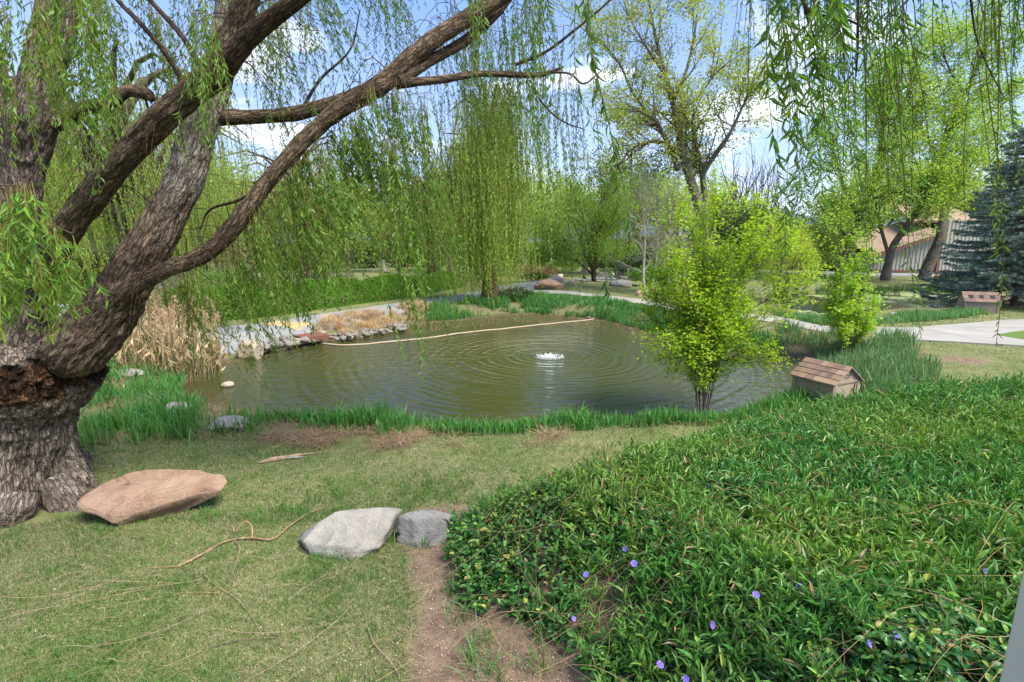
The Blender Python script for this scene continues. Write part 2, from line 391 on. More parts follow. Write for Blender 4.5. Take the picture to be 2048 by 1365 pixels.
IRR = np.array([at_z(np.array(float(u)), np.array(float(v)), -.1)[:2] for u, v in [(1545, 652), (1640, 668), (1700, 690), (1790, 672), (1835, 700), (1880, 745), (1870, 775), (1740, 805), (1690, 790), (1650, 735), (1620, 705), (1560, 700)]])
litter = np.maximum(litter, smooth((sdist(XX, YY, IRL)+.15*fbm2(XX, YY, 1.5, 3, 17))/.25)*.9)
litter = np.maximum(litter, smooth((sdist(XX, YY, IRR)+.15*fbm2(XX, YY, 1.5, 3, 18))/.3)*.8)
litter = np.maximum(litter, smooth((d2+.9+.4*fbm2(XX, YY, .9, 3, 16))/.4))
zl = np.stack([dirt, litter*(dirt < .5), smooth((d1+.35)/.4)], -1)
a = Acc(); nx, ny = len(GX), len(GY)
i = np.arange(nx-1)[:, None]*ny; j = np.arange(ny-1)[None]
a.add(np.stack([XX, YY, GH], -1).reshape(-1, 3), None, np.stack([i+j, i+ny+j, i+ny+j+1, i+j+1], -1).reshape(-1, 4), zl.reshape(-1, 3))
def f(n):
    o = n.n('ShaderNodeTexCoord').outputs['Object']; z = attr(n); sp = n.n('ShaderNodeSeparateColor', {0: z})
    big = n.noise(o, .9, 4, .6, .3); mid = n.noise(o, 7, 5, .65); fine = n.noise(o, 70, 4, .75)
    g = n.mix(n.ramp(fine, [(.32, 0), (.68, 1)]), (.035, .062, .012), (.13, .17, .05))
    st = n.mix(n.ramp(fine, [(.35, 0), (.7, 1)]), (.14, .13, .055), (.33, .30, .16))
    grass = n.mix(n.ramp(n.math('ADD', n.math('MULTIPLY', big, .5), n.math('MULTIPLY', mid, .5)), [(.40, .12), (.60, .8)]), g, st)
    d = n.mix(n.ramp(mid, [(.3, 0), (.7, 1)]), (.12, .08, .055), (.25, .175, .12))
    d = n.mix(n.ramp(fine, [(.6, 0), (.8, .7)]), d, (.36, .29, .21))
    l = n.mix(n.ramp(fine, [(.3, 0), (.7, 1)]), (.085, .065, .035), (.27, .215, .13)); l = n.mix(n.ramp(mid, [(.42, 0), (.6, .75)]), l, (.075, .12, .03))
    c = n.mix(sp.outputs[1], grass, l); c = n.mix(sp.outputs[0], c, d)
    c = n.mix(n.math('MULTIPLY', sp.outputs[2], .6), c, (.05, .038, .022))
    h = n.math('ADD', n.math('MULTIPLY', mid, .6), fine)
    return principled(n, c, .95, .1, h, .5, .03)
M['ground'] = mat('ground', f)
tag(build('ground', a, M['ground'], smoothf=True), kind='structure')
def f(n):
    o = n.n('ShaderNodeTexCoord').outputs['Object']
    c = n.mix(n.ramp(n.noise(o, 1.1, 5, .6), [(.3, 0), (.7, 1)]), (.19, .19, .185), (.26, .255, .245))
    c = n.mix(n.ramp(n.noise(o, 90, 3, .8), [(.5, 0), (.75, .35)]), c, (.16, .16, .155))
    ck = n.n('ShaderNodeTexVoronoi', {'Vector': n.n('ShaderNodeMix', {0: .25, 4: o, 5: n.noise(o, 1.5, 4, .6, 0, 1)}, data_type='VECTOR').outputs[1], 'Scale': .55}, feature='DISTANCE_TO_EDGE').outputs[0]
    c = n.mix(n.ramp(ck, [(0, .7), (.012, 0)]), c, (.09, .09, .085))
    return principled(n, c, .9, .2, n.noise(o, 60, 4, .7), .3, .01)
M['asphalt'] = mat('asphalt', f)
def f(n):
    o = n.n('ShaderNodeTexCoord').outputs['Object']
    c = n.mix(n.ramp(n.noise(o, .8, 6, .6), [(.3, 0), (.7, 1)]), (.27, .25, .215), (.34, .32, .285))
    c = n.mix(n.ramp(n.noise(o, 40, 4, .8), [(.55, 0), (.8, .35)]), c, (.38, .35, .3))
    br = n.n('ShaderNodeTexBrick', {'Vector': o, 'Scale': .42, 'Mortar Size': .006, 'Color1': (1, 1, 1, 1), 'Color2': (.93, .93, .93, 1), 'Mortar': (.45, .42, .4, 1), 'Brick Width': .6, 'Row Height': .6}, offset=0.0).outputs[0]
    c = n.mix(1.0, c, br, 'MULTIPLY')
    return principled(n, c, .85, .2, n.noise(o, 50, 4, .7), .2, .01)
M['concrete'] = mat('concrete', f)
strip('road', ROAD, M['asphalt'], .03)
strip('path', PATH, M['concrete'], .035)
strip('pavement', PLAZA, M['concrete'], .04)
strip('road', FARROAD, M['asphalt'], .05, 4)
# yellow patch on the road
yp = band([(518, 650.5), (540, 646), (562, 643)], [(594, 657), (614, 652), (632, 648.5)], 12)
yo = strip('road_patch', yp, flat('yellow_paint', (.42, .30, .14), .85, .2, .2, 6), .036, 6)
# grass inset in the plaza
ip = band([(1995, 671), (2048, 664), (2120, 660)], [(1995, 672), (2048, 682), (2120, 684)], 8)
strip('lawn_inset', ip, flat('inset_turf', (.10, .15, .035), .95, .1, .4, 40), .046, 4)
# hills
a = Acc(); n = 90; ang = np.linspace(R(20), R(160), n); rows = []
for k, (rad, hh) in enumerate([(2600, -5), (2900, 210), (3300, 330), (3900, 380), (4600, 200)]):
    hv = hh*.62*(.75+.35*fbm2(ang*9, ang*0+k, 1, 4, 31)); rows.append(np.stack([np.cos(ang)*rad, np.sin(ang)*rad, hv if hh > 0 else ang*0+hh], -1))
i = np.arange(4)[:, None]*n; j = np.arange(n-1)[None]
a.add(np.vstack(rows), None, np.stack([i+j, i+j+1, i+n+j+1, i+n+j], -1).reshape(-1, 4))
tag(build('hills', a, flat('hill_haze_tint', (.075, .11, .15), .95, .05, .3, .004, 0), smoothf=True), kind='structure')  # blue of distance haze is painted into the base colour, no haze volume

# ------------------------------------------------------------------ water
FC = at_z(np.array(1100.), np.array(713.), WZ)
def watermat(name, cdeep, cshal, rip=True):
    def f(n):
        o = n.n('ShaderNodeTexCoord').outputs['Object']
        c = n.mix(n.n('ShaderNodeSeparateColor', {0: attr(n)}).outputs[0], cshal, cdeep)
        mp = n.n('ShaderNodeMapping', {'Vector': o, 'Scale': (1, 1.6, 1)}).outputs[0]
        small = n.noise(mp, 2.6, 4, .55, .4)
        h = n.math('ADD', n.math('MULTIPLY', small, .034), n.math('MULTIPLY', n.noise(mp, 11, 3, .6, .5), .0035))
        if rip:
            wob = n.noise(o, .8, 3, .5)
            dist = n.n('ShaderNodeVectorMath', {0: o, 1: (FC[0], FC[1], 0)}, operation='DISTANCE').outputs['Value']
            dist = n.math('ADD', dist, n.math('MULTIPLY', wob, .30))
            wv = n.math('SINE', n.math('MULTIPLY', dist, 27.0))
            wv2 = n.math('SINE', n.math('MULTIPLY', dist, 17.3))
            fall = n.math('ADD', n.math('DIVIDE', 1.0, n.math('ADD', n.math('MULTIPLY', dist, .55), 1.0)), .16)
            amp = n.math('MULTIPLY', fall, n.ramp(n.noise(o, .6, 3), [(.3, .35), (.7, 1.0)]))
            h = n.math('ADD', h, n.math('MULTIPLY', n.math('MULTIPLY', n.math('ADD', wv, n.math('MULTIPLY', wv2, .8)), amp), .013))
        bp = n.n('ShaderNodeBump', {'Strength': 1.0, 'Distance': 1.0, 'Height': h}).outputs[0]
        return n.n('ShaderNodeBsdfPrincipled', {'Base Color': c, 'Roughness': .04, 'IOR': 1.33, 'Specular IOR Level': .65, 'Normal': bp}).outputs[0]
    return mat(name, f)
def pondmesh(name, poly, z, m, st=.25):
    x0, y0 = poly.min(0)-1; x1, y1 = poly.max(0)+1
    xs = np.arange(x0, x1, st); ys = np.arange(y0, y1, st); X, Y = np.meshgrid(xs, ys, indexing='ij')
    D = sdist(X, Y, poly); sh = smooth((D+.05)/.9)
    a = Acc(); n2 = len(ys); keep = (D > -.85)
    i = np.arange(len(xs)-1)[:, None]*n2; j = np.arange(n2-1)[None]
    Q = np.stack([i+j, i+n2+j, i+n2+j+1, i+j+1], -1).reshape(-1, 4); k = keep.ravel(); Q = Q[k[Q].all(1)]
    a.add(np.stack([X, Y, X*0+z], -1).reshape(-1, 3), None, Q, np.stack([sh, sh, sh], -1).reshape(-1, 3))
    return tag(build(name, a, m, smoothf=True), kind='structure')
pondmesh('water', POND1, WZ, watermat('pond_water', (.043, .047, .012), (.055, .048, .019)))
pondmesh('water', POND2, -.08, watermat('lily_pond_water', (.018, .021, .012), (.035, .03, .018), False))
# ------------------------------------------------------------------ plant tools
def zc(P): P = np.asarray(P, float)-EYE; return P[..., 1]*CP-P[..., 2]*SP
def L4(rows):
    """rows (u, v, depth y, width in photo px) -> points, radii"""
    A = np.asarray(rows, float); P = at_y(A[:, 0], A[:, 1], A[:, 2]); return P, A[:, 3]*zc(P)/FPX/2
def limb(acc, rows, n=40, ns=16, col=(.13, .09, .055), amp=.10, col2=None, fn=None, cap=True, k=1.0):
    P, r = L4(rows); r = r*k; PR = crs(np.hstack([P, r[:, None]]), n)
    def g(Pc, D, rr, s, th, bk):
        X = Pc[:, None]+D*rr[..., None]
        q = bk*np.array([1, 1, .30])
        rd = 1-2*np.abs(vn(q*16, 3)); rd2 = 1-2*np.abs(vn(q*38, 5))
        big = vn(X*2.2, 8)
        out = rr*(1+.10*big)+amp*np.minimum(rr, .25)*((rd-.45)*.45+(rd2-.45)*.3)*.6
        C = np.ones(rr.shape+(3,))*np.array(col)
        if col2 is not None:
            t = smooth((np.linspace(0, 1, len(Pc))[:, None]*1.0+.25*big-.35)/.4)[..., None]; C = C*(1-t)+np.array(col2)*t
        C = C*(1+.25*vn(X*5, 11))[..., None]
        if fn is not None: out, C = fn(X, out, C, th)
        return out, C
    tube(acc, PR[:, :3], np.maximum(PR[:, 3], .002), ns, fn=g, cap=cap)
    return PR
def tubes(acc, P, Rd, ns=3, C=(.1, .08, .05)):
    P = np.asarray(P, float); n, m, _ = P.shape
    if n == 0: return
    Rd = np.broadcast_to(Rd, (n, m))
    T = unit(np.gradient(P, axis=1)); ref = np.where(np.abs(T[:, :1, 2:3]) < .9, np.array([0, 0, 1.]), np.array([1., 0, 0]))
    N = unit(np.cross(T, ref)); B = np.cross(T, N)
    th = np.arange(ns)*2*math.pi/ns
    V = P[:, :, None]+(N[:, :, None]*np.cos(th)[:, None]+B[:, :, None]*np.sin(th)[:, None])*Rd[:, :, None, None]
    i = (np.arange(n)*m*ns)[:, None, None]; r = (np.arange(m-1)*ns)[None, :, None]; j = np.arange(ns)[None, None]; k = (j+1) % ns
    Q = np.stack([i+r+j, i+r+k, i+r+ns+k, i+r+ns+j], -1).reshape(-1, 4)
    C = np.asarray(C, float)
    if C.ndim == 2: C = np.repeat(C, m*ns, 0)
    acc.add(V.reshape(-1, 3), None, Q, C)
def hang(tops, bots, m=12, wob=.05, arch=0.0):
    """hanging shoots between top and bottom points, slightly wavy"""
    n = len(tops); t = np.linspace(0, 1, m)[None, :, None]
    ln = np.linalg.norm(bots-tops, axis=1)[:, None, None]
    dx = (bots-tops)[:, None]*np.array([1, 1, 0]); dz = (bots-tops)[:, None]*np.array([0, 0, 1])
    P = tops[:, None]+dx*t**1.35+dz*t
    ph = rng.uniform(0, 6.28, (n, 1, 2)); fr = rng.uniform(2, 6, (n, 1, 2))
    wv = np.sin(t*fr+ph)-np.sin(ph); P = P+np.concatenate([wv, wv[..., :1]*0], -1)*wob*ln*np.sin(np.clip(t*1.6, 0, 1)*math.pi/2)
    return P
def shoots(acl, acs, P, spacing, leafL, ratio, col, tpl=LF4, stem=.0015, t0=0.0, spread=.6, scol=(.20, .17, .05), down=.0, amt=.22):
    n, m, _ = P.shape
    if acs is not None: tubes(acs, P, np.linspace(stem*1.6, stem*.6, m)[None], 3, scol)
    ln = np.linalg.norm(np.diff(P, axis=1), axis=2).sum(1)
    k = np.maximum((ln/spacing).astype(int), 2); idx = np.repeat(np.arange(n), k)
    t = rng.uniform(0, 1, len(idx))**.9; tt0 = np.broadcast_to(t0, (n,))[idx]; t = tt0+(1-tt0)*t
    f = t*(m-1); i = np.minimum(f.astype(int), m-2); w_ = (f-i)[:, None]
    X = P[idx, i]*(1-w_)+P[idx, i+1]*w_; Tn = unit(P[idx, i+1]-P[idx, i])
    a = rng.uniform(0, 6.28, len(idx)); lat = np.stack([np.cos(a), np.sin(a), 0*a-down], -1)
    D = unit(Tn*(1-spread*.35)+lat*spread*rng.uniform(.4, 1.1, (len(idx), 1)))
    sz = leafL*rng.uniform(.55, 1.15, len(idx))*(1-.35*np.clip((t-.8)/.2, 0, 1))
    leaves(acl, X, D, sz, sz*ratio, colvar(col, len(idx), amt), tpl)
def curtain(al, acs, n, u, vt, ln, dy, du=(0, 0), spacing=.03, leafL=.06, ratio=.17, col=(.10, .19, .03), tpl=LF4, stem=.0015, t0=0.0, wob=.03, spread=.7, vf=None, down=0.0, clus=7, cs=13):
    """shoots in cascades of about clus shoots that start together on one drooping twig"""
    m = max(1, int(round(n/clus))); left = n
    for c in range(m):
        k = max(1, min(left, int(rng.poisson(clus)+1) if clus > 1 else 1)) if c < m-1 else max(1, left)
        left -= k
        if left < 0: break
        cu = rng.uniform(u[0], u[1]); cd_ = rng.uniform(dy[0], dy[1]); cl_ = rng.uniform(ln[0], ln[1]); lean = rng.uniform(du[0], du[1]); vtc = rng.uniform(vt[0], vt[1])
        uu = cu+rng.normal(0, cs, k); d = cd_+rng.normal(0, .07, k); o = np.abs(uu-cu)
        v0 = (vf(uu) if vf is not None else 0)+vtc+o*rng.uniform(-.2, .9, k); L_ = cl_*rng.uniform(.55, 1.12, k)
        tops = at_y(uu, v0, d); bots = at_y(uu+(uu-cu)*rng.uniform(-.3, 1.2, k)+lean+rng.normal(0, 5, k), v0+L_, d+rng.normal(0, .08, k))
        c_ = np.clip(np.array(col)*colvar((1, 1, 1), 1, .16, .10)[0], 0, 1)
        shoots(al, acs, hang(tops, bots, 12, wob), spacing, leafL, ratio, c_, tpl, stem, t0, spread, down=down)
        if acs is not None and k > 2:
            q = np.argsort(uu); pts = tops[q]; pts[:, 2] += .01; tubes(acs, crs(pts, 9)[None], np.linspace(stem*2.6, stem*1.6, 9)[None], 4, [(.17, .12, .06)])
def perp(d):
    r = rng.normal(size=3); p = r-d*np.dot(r, d); return p/np.linalg.norm(p)
def grow(P0, d, L_, r, lvl, par, segs, twigs):
    m = 6; P = [np.array(P0, float)]; d = d/np.linalg.norm(d); dd = d.copy()
    for q in range(m-1):
        dd = dd+rng.normal(size=3)*par.get('wig', .12)+np.array([0, 0, par['trop'][min(lvl, len(par['trop'])-1)]])
        dd /= np.linalg.norm(dd); P.append(P[-1]+dd*L_/(m-1))
    P = np.array(P); segs.append((P, np.linspace(r, r*.45, m)))
    if lvl >= par['levels']-1: twigs.append(P); return
    nc = par['n'][min(lvl, len(par['n'])-1)]
    for c in range(nc):
        t = rng.uniform(par.get('t0', .25), 1) if c else 1.0
        f = t*(m-1); i = min(int(f), m-2); X = P[i]+(P[i+1]-P[i])*(f-i); T = P[i+1]-P[i]; T /= np.linalg.norm(T)
        A = rng.normal(par['ang'], .18)*(1 if c else .4)
        grow(X, T*math.cos(A)+perp(T)*math.sin(A), L_*par['ratio']*rng.uniform(.7, 1.15), max(r*.5*(1.15-t*.4), par.get('rmin', .004)), lvl+1, par, segs, twigs)
def finish_tree(root, segs, twigs, par, explicit=None, barkcol=(.16, .13, .10), bmat='bark2', leafmat_='leaf', crown='crown'):
    at = explicit or Acc()
    if segs: 
        rmax = np.array([s[1][0] for s in segs])
        for lo, hi, ns in ((.05, 99, 9), (.015, .05, 5), (0, .015, 3)):
            sel = [s for s, q in zip(segs, rmax) if lo <= q < hi]
            if sel: tubes(at, np.array([s[0] for s in sel]), np.array([s[1] for s in sel]), ns, colvar(barkcol, len(sel), .12, .03))
    build('trunk', at, M[bmat], root, smoothf=True)
    if twigs and par.get('leaf_n', 0) > 0:
        T = np.array(twigs); k = par['leaf_n']; idx = np.repeat(np.arange(len(T)), k)
        f = rng.uniform(.1, 1, len(idx))*(5); i = np.minimum(f.astype(int), 4); w_ = (f-i)[:, None]
        X = T[idx, i]*(1-w_)+T[idx, i+1]*w_+rng.normal(size=(len(idx), 3))*par['sigma']
        tint = np.repeat(colvar((1, 1, 1), len(T), .14, .06), k, 0)
        D = rng.normal(size=(len(idx), 3))+np.array([0, 0, par.get('ldown', -.3)])
        sz = par['leaf']*rng.uniform(.6, 1.25, len(idx))
        al = Acc(); leaves(al, X, D*([1, 1, .35] if par.get('flat') else [1, 1, 1]), sz, sz*par.get('lw', .7), np.clip(colvar(par['col'], len(idx), .2)*tint, 0, 1), par.get('tpl', LF4), up=np.array([0, 0, 1.]) if par.get('flat') else None, roll=.45)
        build(crown, al, M[leafmat_], root)
    fin(root); return root
def autotree(name, label, cat, u, vbase, y, H, par, lean=(0, 0), r0=None, group=None, forks=4, bark=(.16, .13, .10), z=None, trunkfrac=.3, bmat='bark2', lm='leaf', expl=None, x=None):
    P = at_y(float(u), float(vbase), float(y)); base = np.array([P[0], y, float(gz(P[0], y))-.05])
    root = thing(name, label, cat, base, group); segs, twigs = [], []
    r0 = r0 or H*.022; ht = H*trunkfrac
    top = base+np.array([lean[0]*ht, lean[1]*ht, ht]); m = 6
    tr = crs([base, (base+top)/2+rng.normal(size=3)*.03*H*np.array([1, 1, 0]), top], m); rr = np.linspace(r0*1.15, r0*.8, m); rr[0] = r0*1.45
    segs.append((tr, rr))
    for k in range(forks):
        a = k*2*math.pi/forks+rng.uniform(-.5, .5); s = par.get('open', .55)*rng.uniform(.5, 1.2)
        d = np.array([math.cos(a)*s+lean[0], math.sin(a)*s+lean[1], 1.0])
        st = tr[-1] if k < 2 else tr[-2]+(tr[-1]-tr[-2])*rng.uniform(0, 1)
        grow(st, d, H*par.get('l0', .42)*rng.uniform(.8, 1.15), r0*.6, 0, par, segs, twigs)
    return finish_tree(root, segs, twigs, par, None, bark, bmat, lm)
def limbtree(root, limbs, par, col, bmat='bark', sub=(5, .8), ns=12, lm='leaf', extra=None, kern=None):
    """limbs traced by points; side branches grow from them"""
    at = extra or Acc(); segs, twigs = [], []
    for rows in limbs:
        PR = limb(at, rows, max(10, len(rows)*7), ns if rows[0][3] > 8 else 7, col, .12, k=.82)
        n = len(PR); k = int(sub[0]*max(1, len(rows)-1))
        for q in range(k):
            t = rng.uniform(par.get('s0', .35), 1); i = min(int(t*(n-1)), n-2); T = unit(PR[i+1, :3]-PR[i, :3])
            A = rng.uniform(.4, 1.1); grow(PR[i, :3], T*math.cos(A)+perp(T)*math.sin(A), sub[1]*rng.uniform(.6, 1.3), max(min(PR[i, 3]*.45, .05), .006), 0, par, segs, twigs)
        T = unit(PR[-1, :3]-PR[-2, :3]); grow(PR[-1, :3], T, sub[1], PR[-1, 3]*.8, 0, par, segs, twigs)
    return finish_tree(root, segs, twigs, par, at, col, bmat, lm)

# ------------------------------------------------------------------ the big willow
WB = at_y(35., 1015., 4.95); WB[2] = float(gz(WB[0], WB[1]))
wt = thing('willow_tree', 'huge old willow with a hollow ridged trunk beside the red sandstone slab', 'tree', WB)
at = Acc(); GREY = (.29, .235, .185); BRN = (.20, .145, .098); DBR = (.175, .125, .080)
def trunkfn(X, out, C, th):
    z = X[..., 2]; nz = vn(X*5, 21); n2 = fbm(X*11, 3, 22)
    flare = smooth((.55-z)/.55)
    out = out*(1+flare*(.16*np.cos(5*th+.8)[None]+.08*np.cos(9*th)[None]))
    nl = vn(X*1.7, 25); out = out*(1+.05*nl); rot = smooth((z+.16*nl+.10*nz+.05*n2-1.17)/.09)*smooth((1.58-z+.1*nz)/.12)
    out = out+rot*(.05*n2-.035); C = C*(1-rot[..., None])+rot[..., None]*np.where((n2 > .25)[..., None], np.array([.13, .07, .035]), np.array([.045, .026, .015]))
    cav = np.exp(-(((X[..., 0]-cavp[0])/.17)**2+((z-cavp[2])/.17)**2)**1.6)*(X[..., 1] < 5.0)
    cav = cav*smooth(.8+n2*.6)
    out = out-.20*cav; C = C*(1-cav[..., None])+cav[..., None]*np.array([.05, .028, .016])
    return out, C
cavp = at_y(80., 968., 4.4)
limb(at, [(15, 1060, 4.95, 360), (24, 1010, 4.95, 300), (30, 950, 4.95, 238), (31, 890, 4.95, 212), (30, 830, 4.95, 204), (32, 795, 4.95, 214), (36, 768, 4.95, 242), (37, 748, 4.95, 268), (38, 720, 4.95, 268), (42, 690, 4.95, 240), (45, 650, 4.95, 170)],
     250, 260, GREY, .42, fn=trunkfn)
for rows in ([(105, 960, 4.8, 50), (140, 1005, 4.75, 66), (168, 1035, 4.7, 58), (192, 1058, 4.65, 40), (220, 1078, 4.6, 16)],
             [(120, 950, 5.05, 50), (160, 985, 5.05, 40), (182, 1003, 5.05, 26), (200, 1014, 5.05, 10)],
             [(40, 985, 4.5, 60), (30, 1020, 4.42, 60), (20, 1060, 4.35, 34), (10, 1090, 4.25, 16)]):
    limb(at, rows, 60, 60, GREY, .45)
# lumpy rim of dead wood under the big limb
for q in range(70):
    a0 = rng.uniform(-2.9, .2); rad = rng.uniform(.55, .61) if a0 < -1.9 else rng.uniform(.60, .66); c0 = np.array([WB[0], 4.95, 0]); zt = rng.uniform(1.08, 1.42)
    p0 = c0+np.array([math.cos(a0)*rad, math.sin(a0)*rad, zt]); p1 = c0+np.array([math.cos(a0+.25)*rad*1.02, math.sin(a0+.25)*rad*1.02, zt+rng.uniform(-.1, .06)])
    tube(at, crs([p0, (p0+p1)/2+rng.normal(size=3)*.03, p1], 8), rng.uniform(.015, .045), 9, C=tuple(colvar([(.055, .03, .016), (.08, .045, .025), (.07, .05, .035), (.13, .075, .04)][q % 4], 1)[0]))
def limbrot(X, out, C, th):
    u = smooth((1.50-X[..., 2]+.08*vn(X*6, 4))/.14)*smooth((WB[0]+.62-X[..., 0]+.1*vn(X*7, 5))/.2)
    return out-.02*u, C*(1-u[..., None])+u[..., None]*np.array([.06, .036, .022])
limb(at, [(112, 742, 4.85, 60), (134, 716, 4.85, 120), (156, 694, 4.85, 146), (194, 652, 4.9, 138), (228, 608, 4.95, 118), (262, 550, 5.05, 104), (300, 490, 5.15, 96), (340, 420, 5.3, 84), (372, 350, 5.4, 78), (396, 270, 5.5, 74), (420, 205, 5.6, 68), (440, 140, 5.7, 62), (452, 60, 5.8, 60), (468, -60, 6.0, 55), (500, -260, 6.2, 40)],
     260, 120, BRN, .36, (.28, .24, .20), fn=limbrot, k=.80)
limb(at, [(30, 700, 4.8, 190), (36, 640, 4.8, 150), (48, 570, 4.85, 115), (44, 490, 4.9, 82), (42, 410, 4.95, 80), (44, 340, 5.0, 92), (50, 280, 5.0, 112), (62, 232, 5.0, 116), (80, 180, 5.05, 96), (96, 110, 5.1, 90), (112, 40, 5.2, 92), (126, -40, 5.3, 84), (150, -200, 5.4, 60)],
     170, 80, (.22, .175, .14), .36, k=.72)
limb(at, [(50, 280, 4.95, 50), (20, 230, 4.9, 50), (-8, 170, 4.85, 46), (-35, 60, 4.8, 42), (-60, -100, 4.8, 40)], 40, 28, (.17, .135, .105), .24)
limb(at, [(70, 262, 5.0, 46), (112, 240, 5.05, 38), (165, 217, 5.1, 29), (215, 206, 5.15, 27), (255, 183, 5.2, 23), (290, 187, 5.2, 25), (306, 200, 5.2, 14)], 40, 16, DBR, .3)
B_ = [(58, 560, 4.75, 70), (90, 520, 4.65, 86), (125, 468, 4.55, 80), (205, 368, 4.45, 72), (300, 262, 4.35, 74), (372, 196, 4.3, 74), (425, 150, 4.25, 84), (450, 110, 4.25, 90), (470, 60, 4.25, 68), (497, -10, 4.2, 62), (540, -160, 4.1, 50)]
limb(at, B_, 190, 80, DBR, .36, k=.68)
limb(at, [(450, 125, 4.2, 50), (500, 72, 4.1, 36), (560, 25, 4.0, 32), (620, -20, 3.95, 30), (760, -140, 3.8, 22)], 40, 18, (.12, .08, .05), .25)
D_ = [(215, 625, 4.85, 66), (262, 578, 4.8, 52), (330, 541, 4.8, 44), (410, 508, 4.85, 46), (470, 450, 4.95, 46), (530, 370, 5.1, 42), (600, 290, 5.3, 44), (675, 222, 5.5, 52), (760, 170, 5.7, 54), (830, 108, 5.85, 50), (900, 58, 6.0, 46), (960, 22, 6.1, 44), (1025, -20, 6.2, 40), (1150, -110, 6.0, 34), (1350, -230, 5.0, 28), (1550, -300, 4.0, 24)]
limb(at, D_, 300, 60, (.19, .135, .085), .36, k=.68)
limb(at, [(1350, -225, 5.0, 24), (1500, -190, 3.6, 26), (1650, -170, 2.9, 24), (1850, -165, 2.6, 20), (2100, -180, 2.5, 14), (2300, -190, 2.4, 8)], 50, 10, DBR, .2)
limb(at, [(420, 235, 5.6, 34), (500, 234, 5.7, 28), (600, 226, 5.8, 28), (690, 196, 5.9, 24), (765, 160, 5.8, 20)], 40, 16, DBR, .25)
limb(at, [(795, 162, 5.75, 26), (860, 122, 6.0, 22), (930, 82, 6.2, 20), (1000, 20, 6.4, 16), (1060, -60, 6.5, 10)], 36, 12, DBR, .2)
limb(at, [(790, 168, 5.75, 20), (880, 160, 5.9, 16), (960, 148, 6.1, 13), (1050, 151, 6.3, 12), (1090, 148, 6.4, 10), (1127, 134, 6.4, 4)], 40, 12, DBR, .25)
for rows in ([(365, 162, 4.6, 10), (330, 105, 4.6, 10), (280, 46, 4.6, 9), (235, 0, 4.6, 8), (180, -80, 4.6, 6)], [(400, 130, 4.5, 11), (362, 70, 4.5, 10), (300, 0, 4.5, 9), (250, -60, 4.5, 6)],
             [(1100, 145, 6.4, 5), (1140, 148, 6.4, 4), (1168, 168, 6.4, 4), (1205, 140, 6.4, 2)], [(290, 192, 5.2, 5), (296, 230, 5.2, 4), (280, 280, 5.2, 3)],
             [(600, 226, 5.8, 8), (640, 160, 5.8, 6), (700, 100, 5.8, 4), (720, 20, 5.8, 3)], [(1030, 130, 6.4, 7), (1090, 105, 6.4, 6), (1150, 60, 6.4, 6), (1210, 10, 6.4, 4), (1260, -40, 6.4, 3)],
             [(1060, 160, 6.3, 4), (1080, 200, 6.3, 4), (1120, 240, 6.3, 3), (1170, 260, 6.3, 2)], [(530, 370, 5.1, 8), (480, 400, 5.2, 6), (420, 420, 5.4, 5), (400, 460, 5.4, 3)],
             [(1590, -165, 3.1, 9), (1605, 0, 2.9, 7), (1640, 30, 2.9, 6), (1700, 42, 2.9, 4), (1758, 78, 2.9, 2)], [(1605, 0, 2.9, 6), (1622, 60, 2.9, 4), (1640, 95, 2.9, 3)], [(1712, -160, 2.8, 5), (1716, 60, 2.7, 4), (1712, 155, 2.7, 2)],
             [(1930, -160, 2.6, 5), (1945, 30, 2.7, 4), (1965, 110, 2.7, 3), (2010, 200, 2.8, 2)]):
    limb(at, rows, 20, 7, (.12, .08, .055), .1)
# fine bare twigs all over the limbs
for q in range(230):
    rows = [B_, D_, D_, [(230, 600, 5, 0), (340, 420, 5.3, 0), (420, 205, 5.6, 0), (452, 60, 5.8, 0)]][q % 4]
    i = rng.integers(0, len(rows)-1); t = rng.uniform(0, 1); a_, b_ = np.array(rows[i]), np.array(rows[i+1]); s0 = a_*(1-t)+b_*t
    du, dv = rng.uniform(-160, 200), rng.uniform(-30, 190); dy = rng.uniform(-.5, .8)
    pts = at_y(np.array([s0[0], s0[0]+du*.4, s0[0]+du*.8, s0[0]+du]), np.array([s0[1], s0[1]-rng.uniform(0, 60), s0[1]+dv*.4, s0[1]+dv]), s0[2]+dy*np.array([0, .4, .8, 1]))
    tubes(at, crs(pts, 9)[None], np.linspace(.0045, .0015, 9)[None], 4, [(.16, .10, .055)])
build('trunk', at, M['bark'], wt, smoothf=True)
al, as_ = Acc(), Acc()
Df = lambda u: np.interp(u, [r[0] for r in D_], [r[1] for r in D_])
G1, G2, G3 = (.150, .275, .036), (.125, .225, .036), (.165, .295, .040)
C_ = lambda n, u, vt, ln, dy, du, sp, lf, col, tp=LF4, st=.0015, t0=.05, **k: curtain(al, as_, n, u, vt, ln, dy, du, sp, lf, .185, col, tp, st, t0, **k)
C_(64, (-40, 60), (330, 470), (110, 230), (2.5, 3.3), (10, 70), .022, .078, G3, LFW, .0016, .1)
C_(44, (50, 130), (440, 530), (60, 150), (2.6, 3.3), (10, 60), .024, .072, G3, LFW)
C_(90, (-30, 200), (-120, 60), (200, 420), (3.2, 4.6), (-20, 70), .026, .068, G1)
C_(110, (120, 480), (-120, 40), (160, 380), (4.6, 6.5), (0, 90), .030, .065, G2)
C_(16, (385, 440), (-40, 60), (220, 330), (3.3, 3.7), (-5, 20), .022, .062, G3, LFW)
C_(170, (470, 820), (-140, 10), (200, 440), (5.2, 8), (10, 90), .028, .068, G2, LF4, .0015, .02, wob=.05)
C_(80, (200, 520), (10, 70), (80, 300), (4.9, 6.2), (10, 90), .028, .065, G1, vf=Df)
C_(170, (480, 780), (0, 50), (110, 300), (4.9, 6.5), (20, 120), .024, .074, G1, wob=.05, vf=Df)
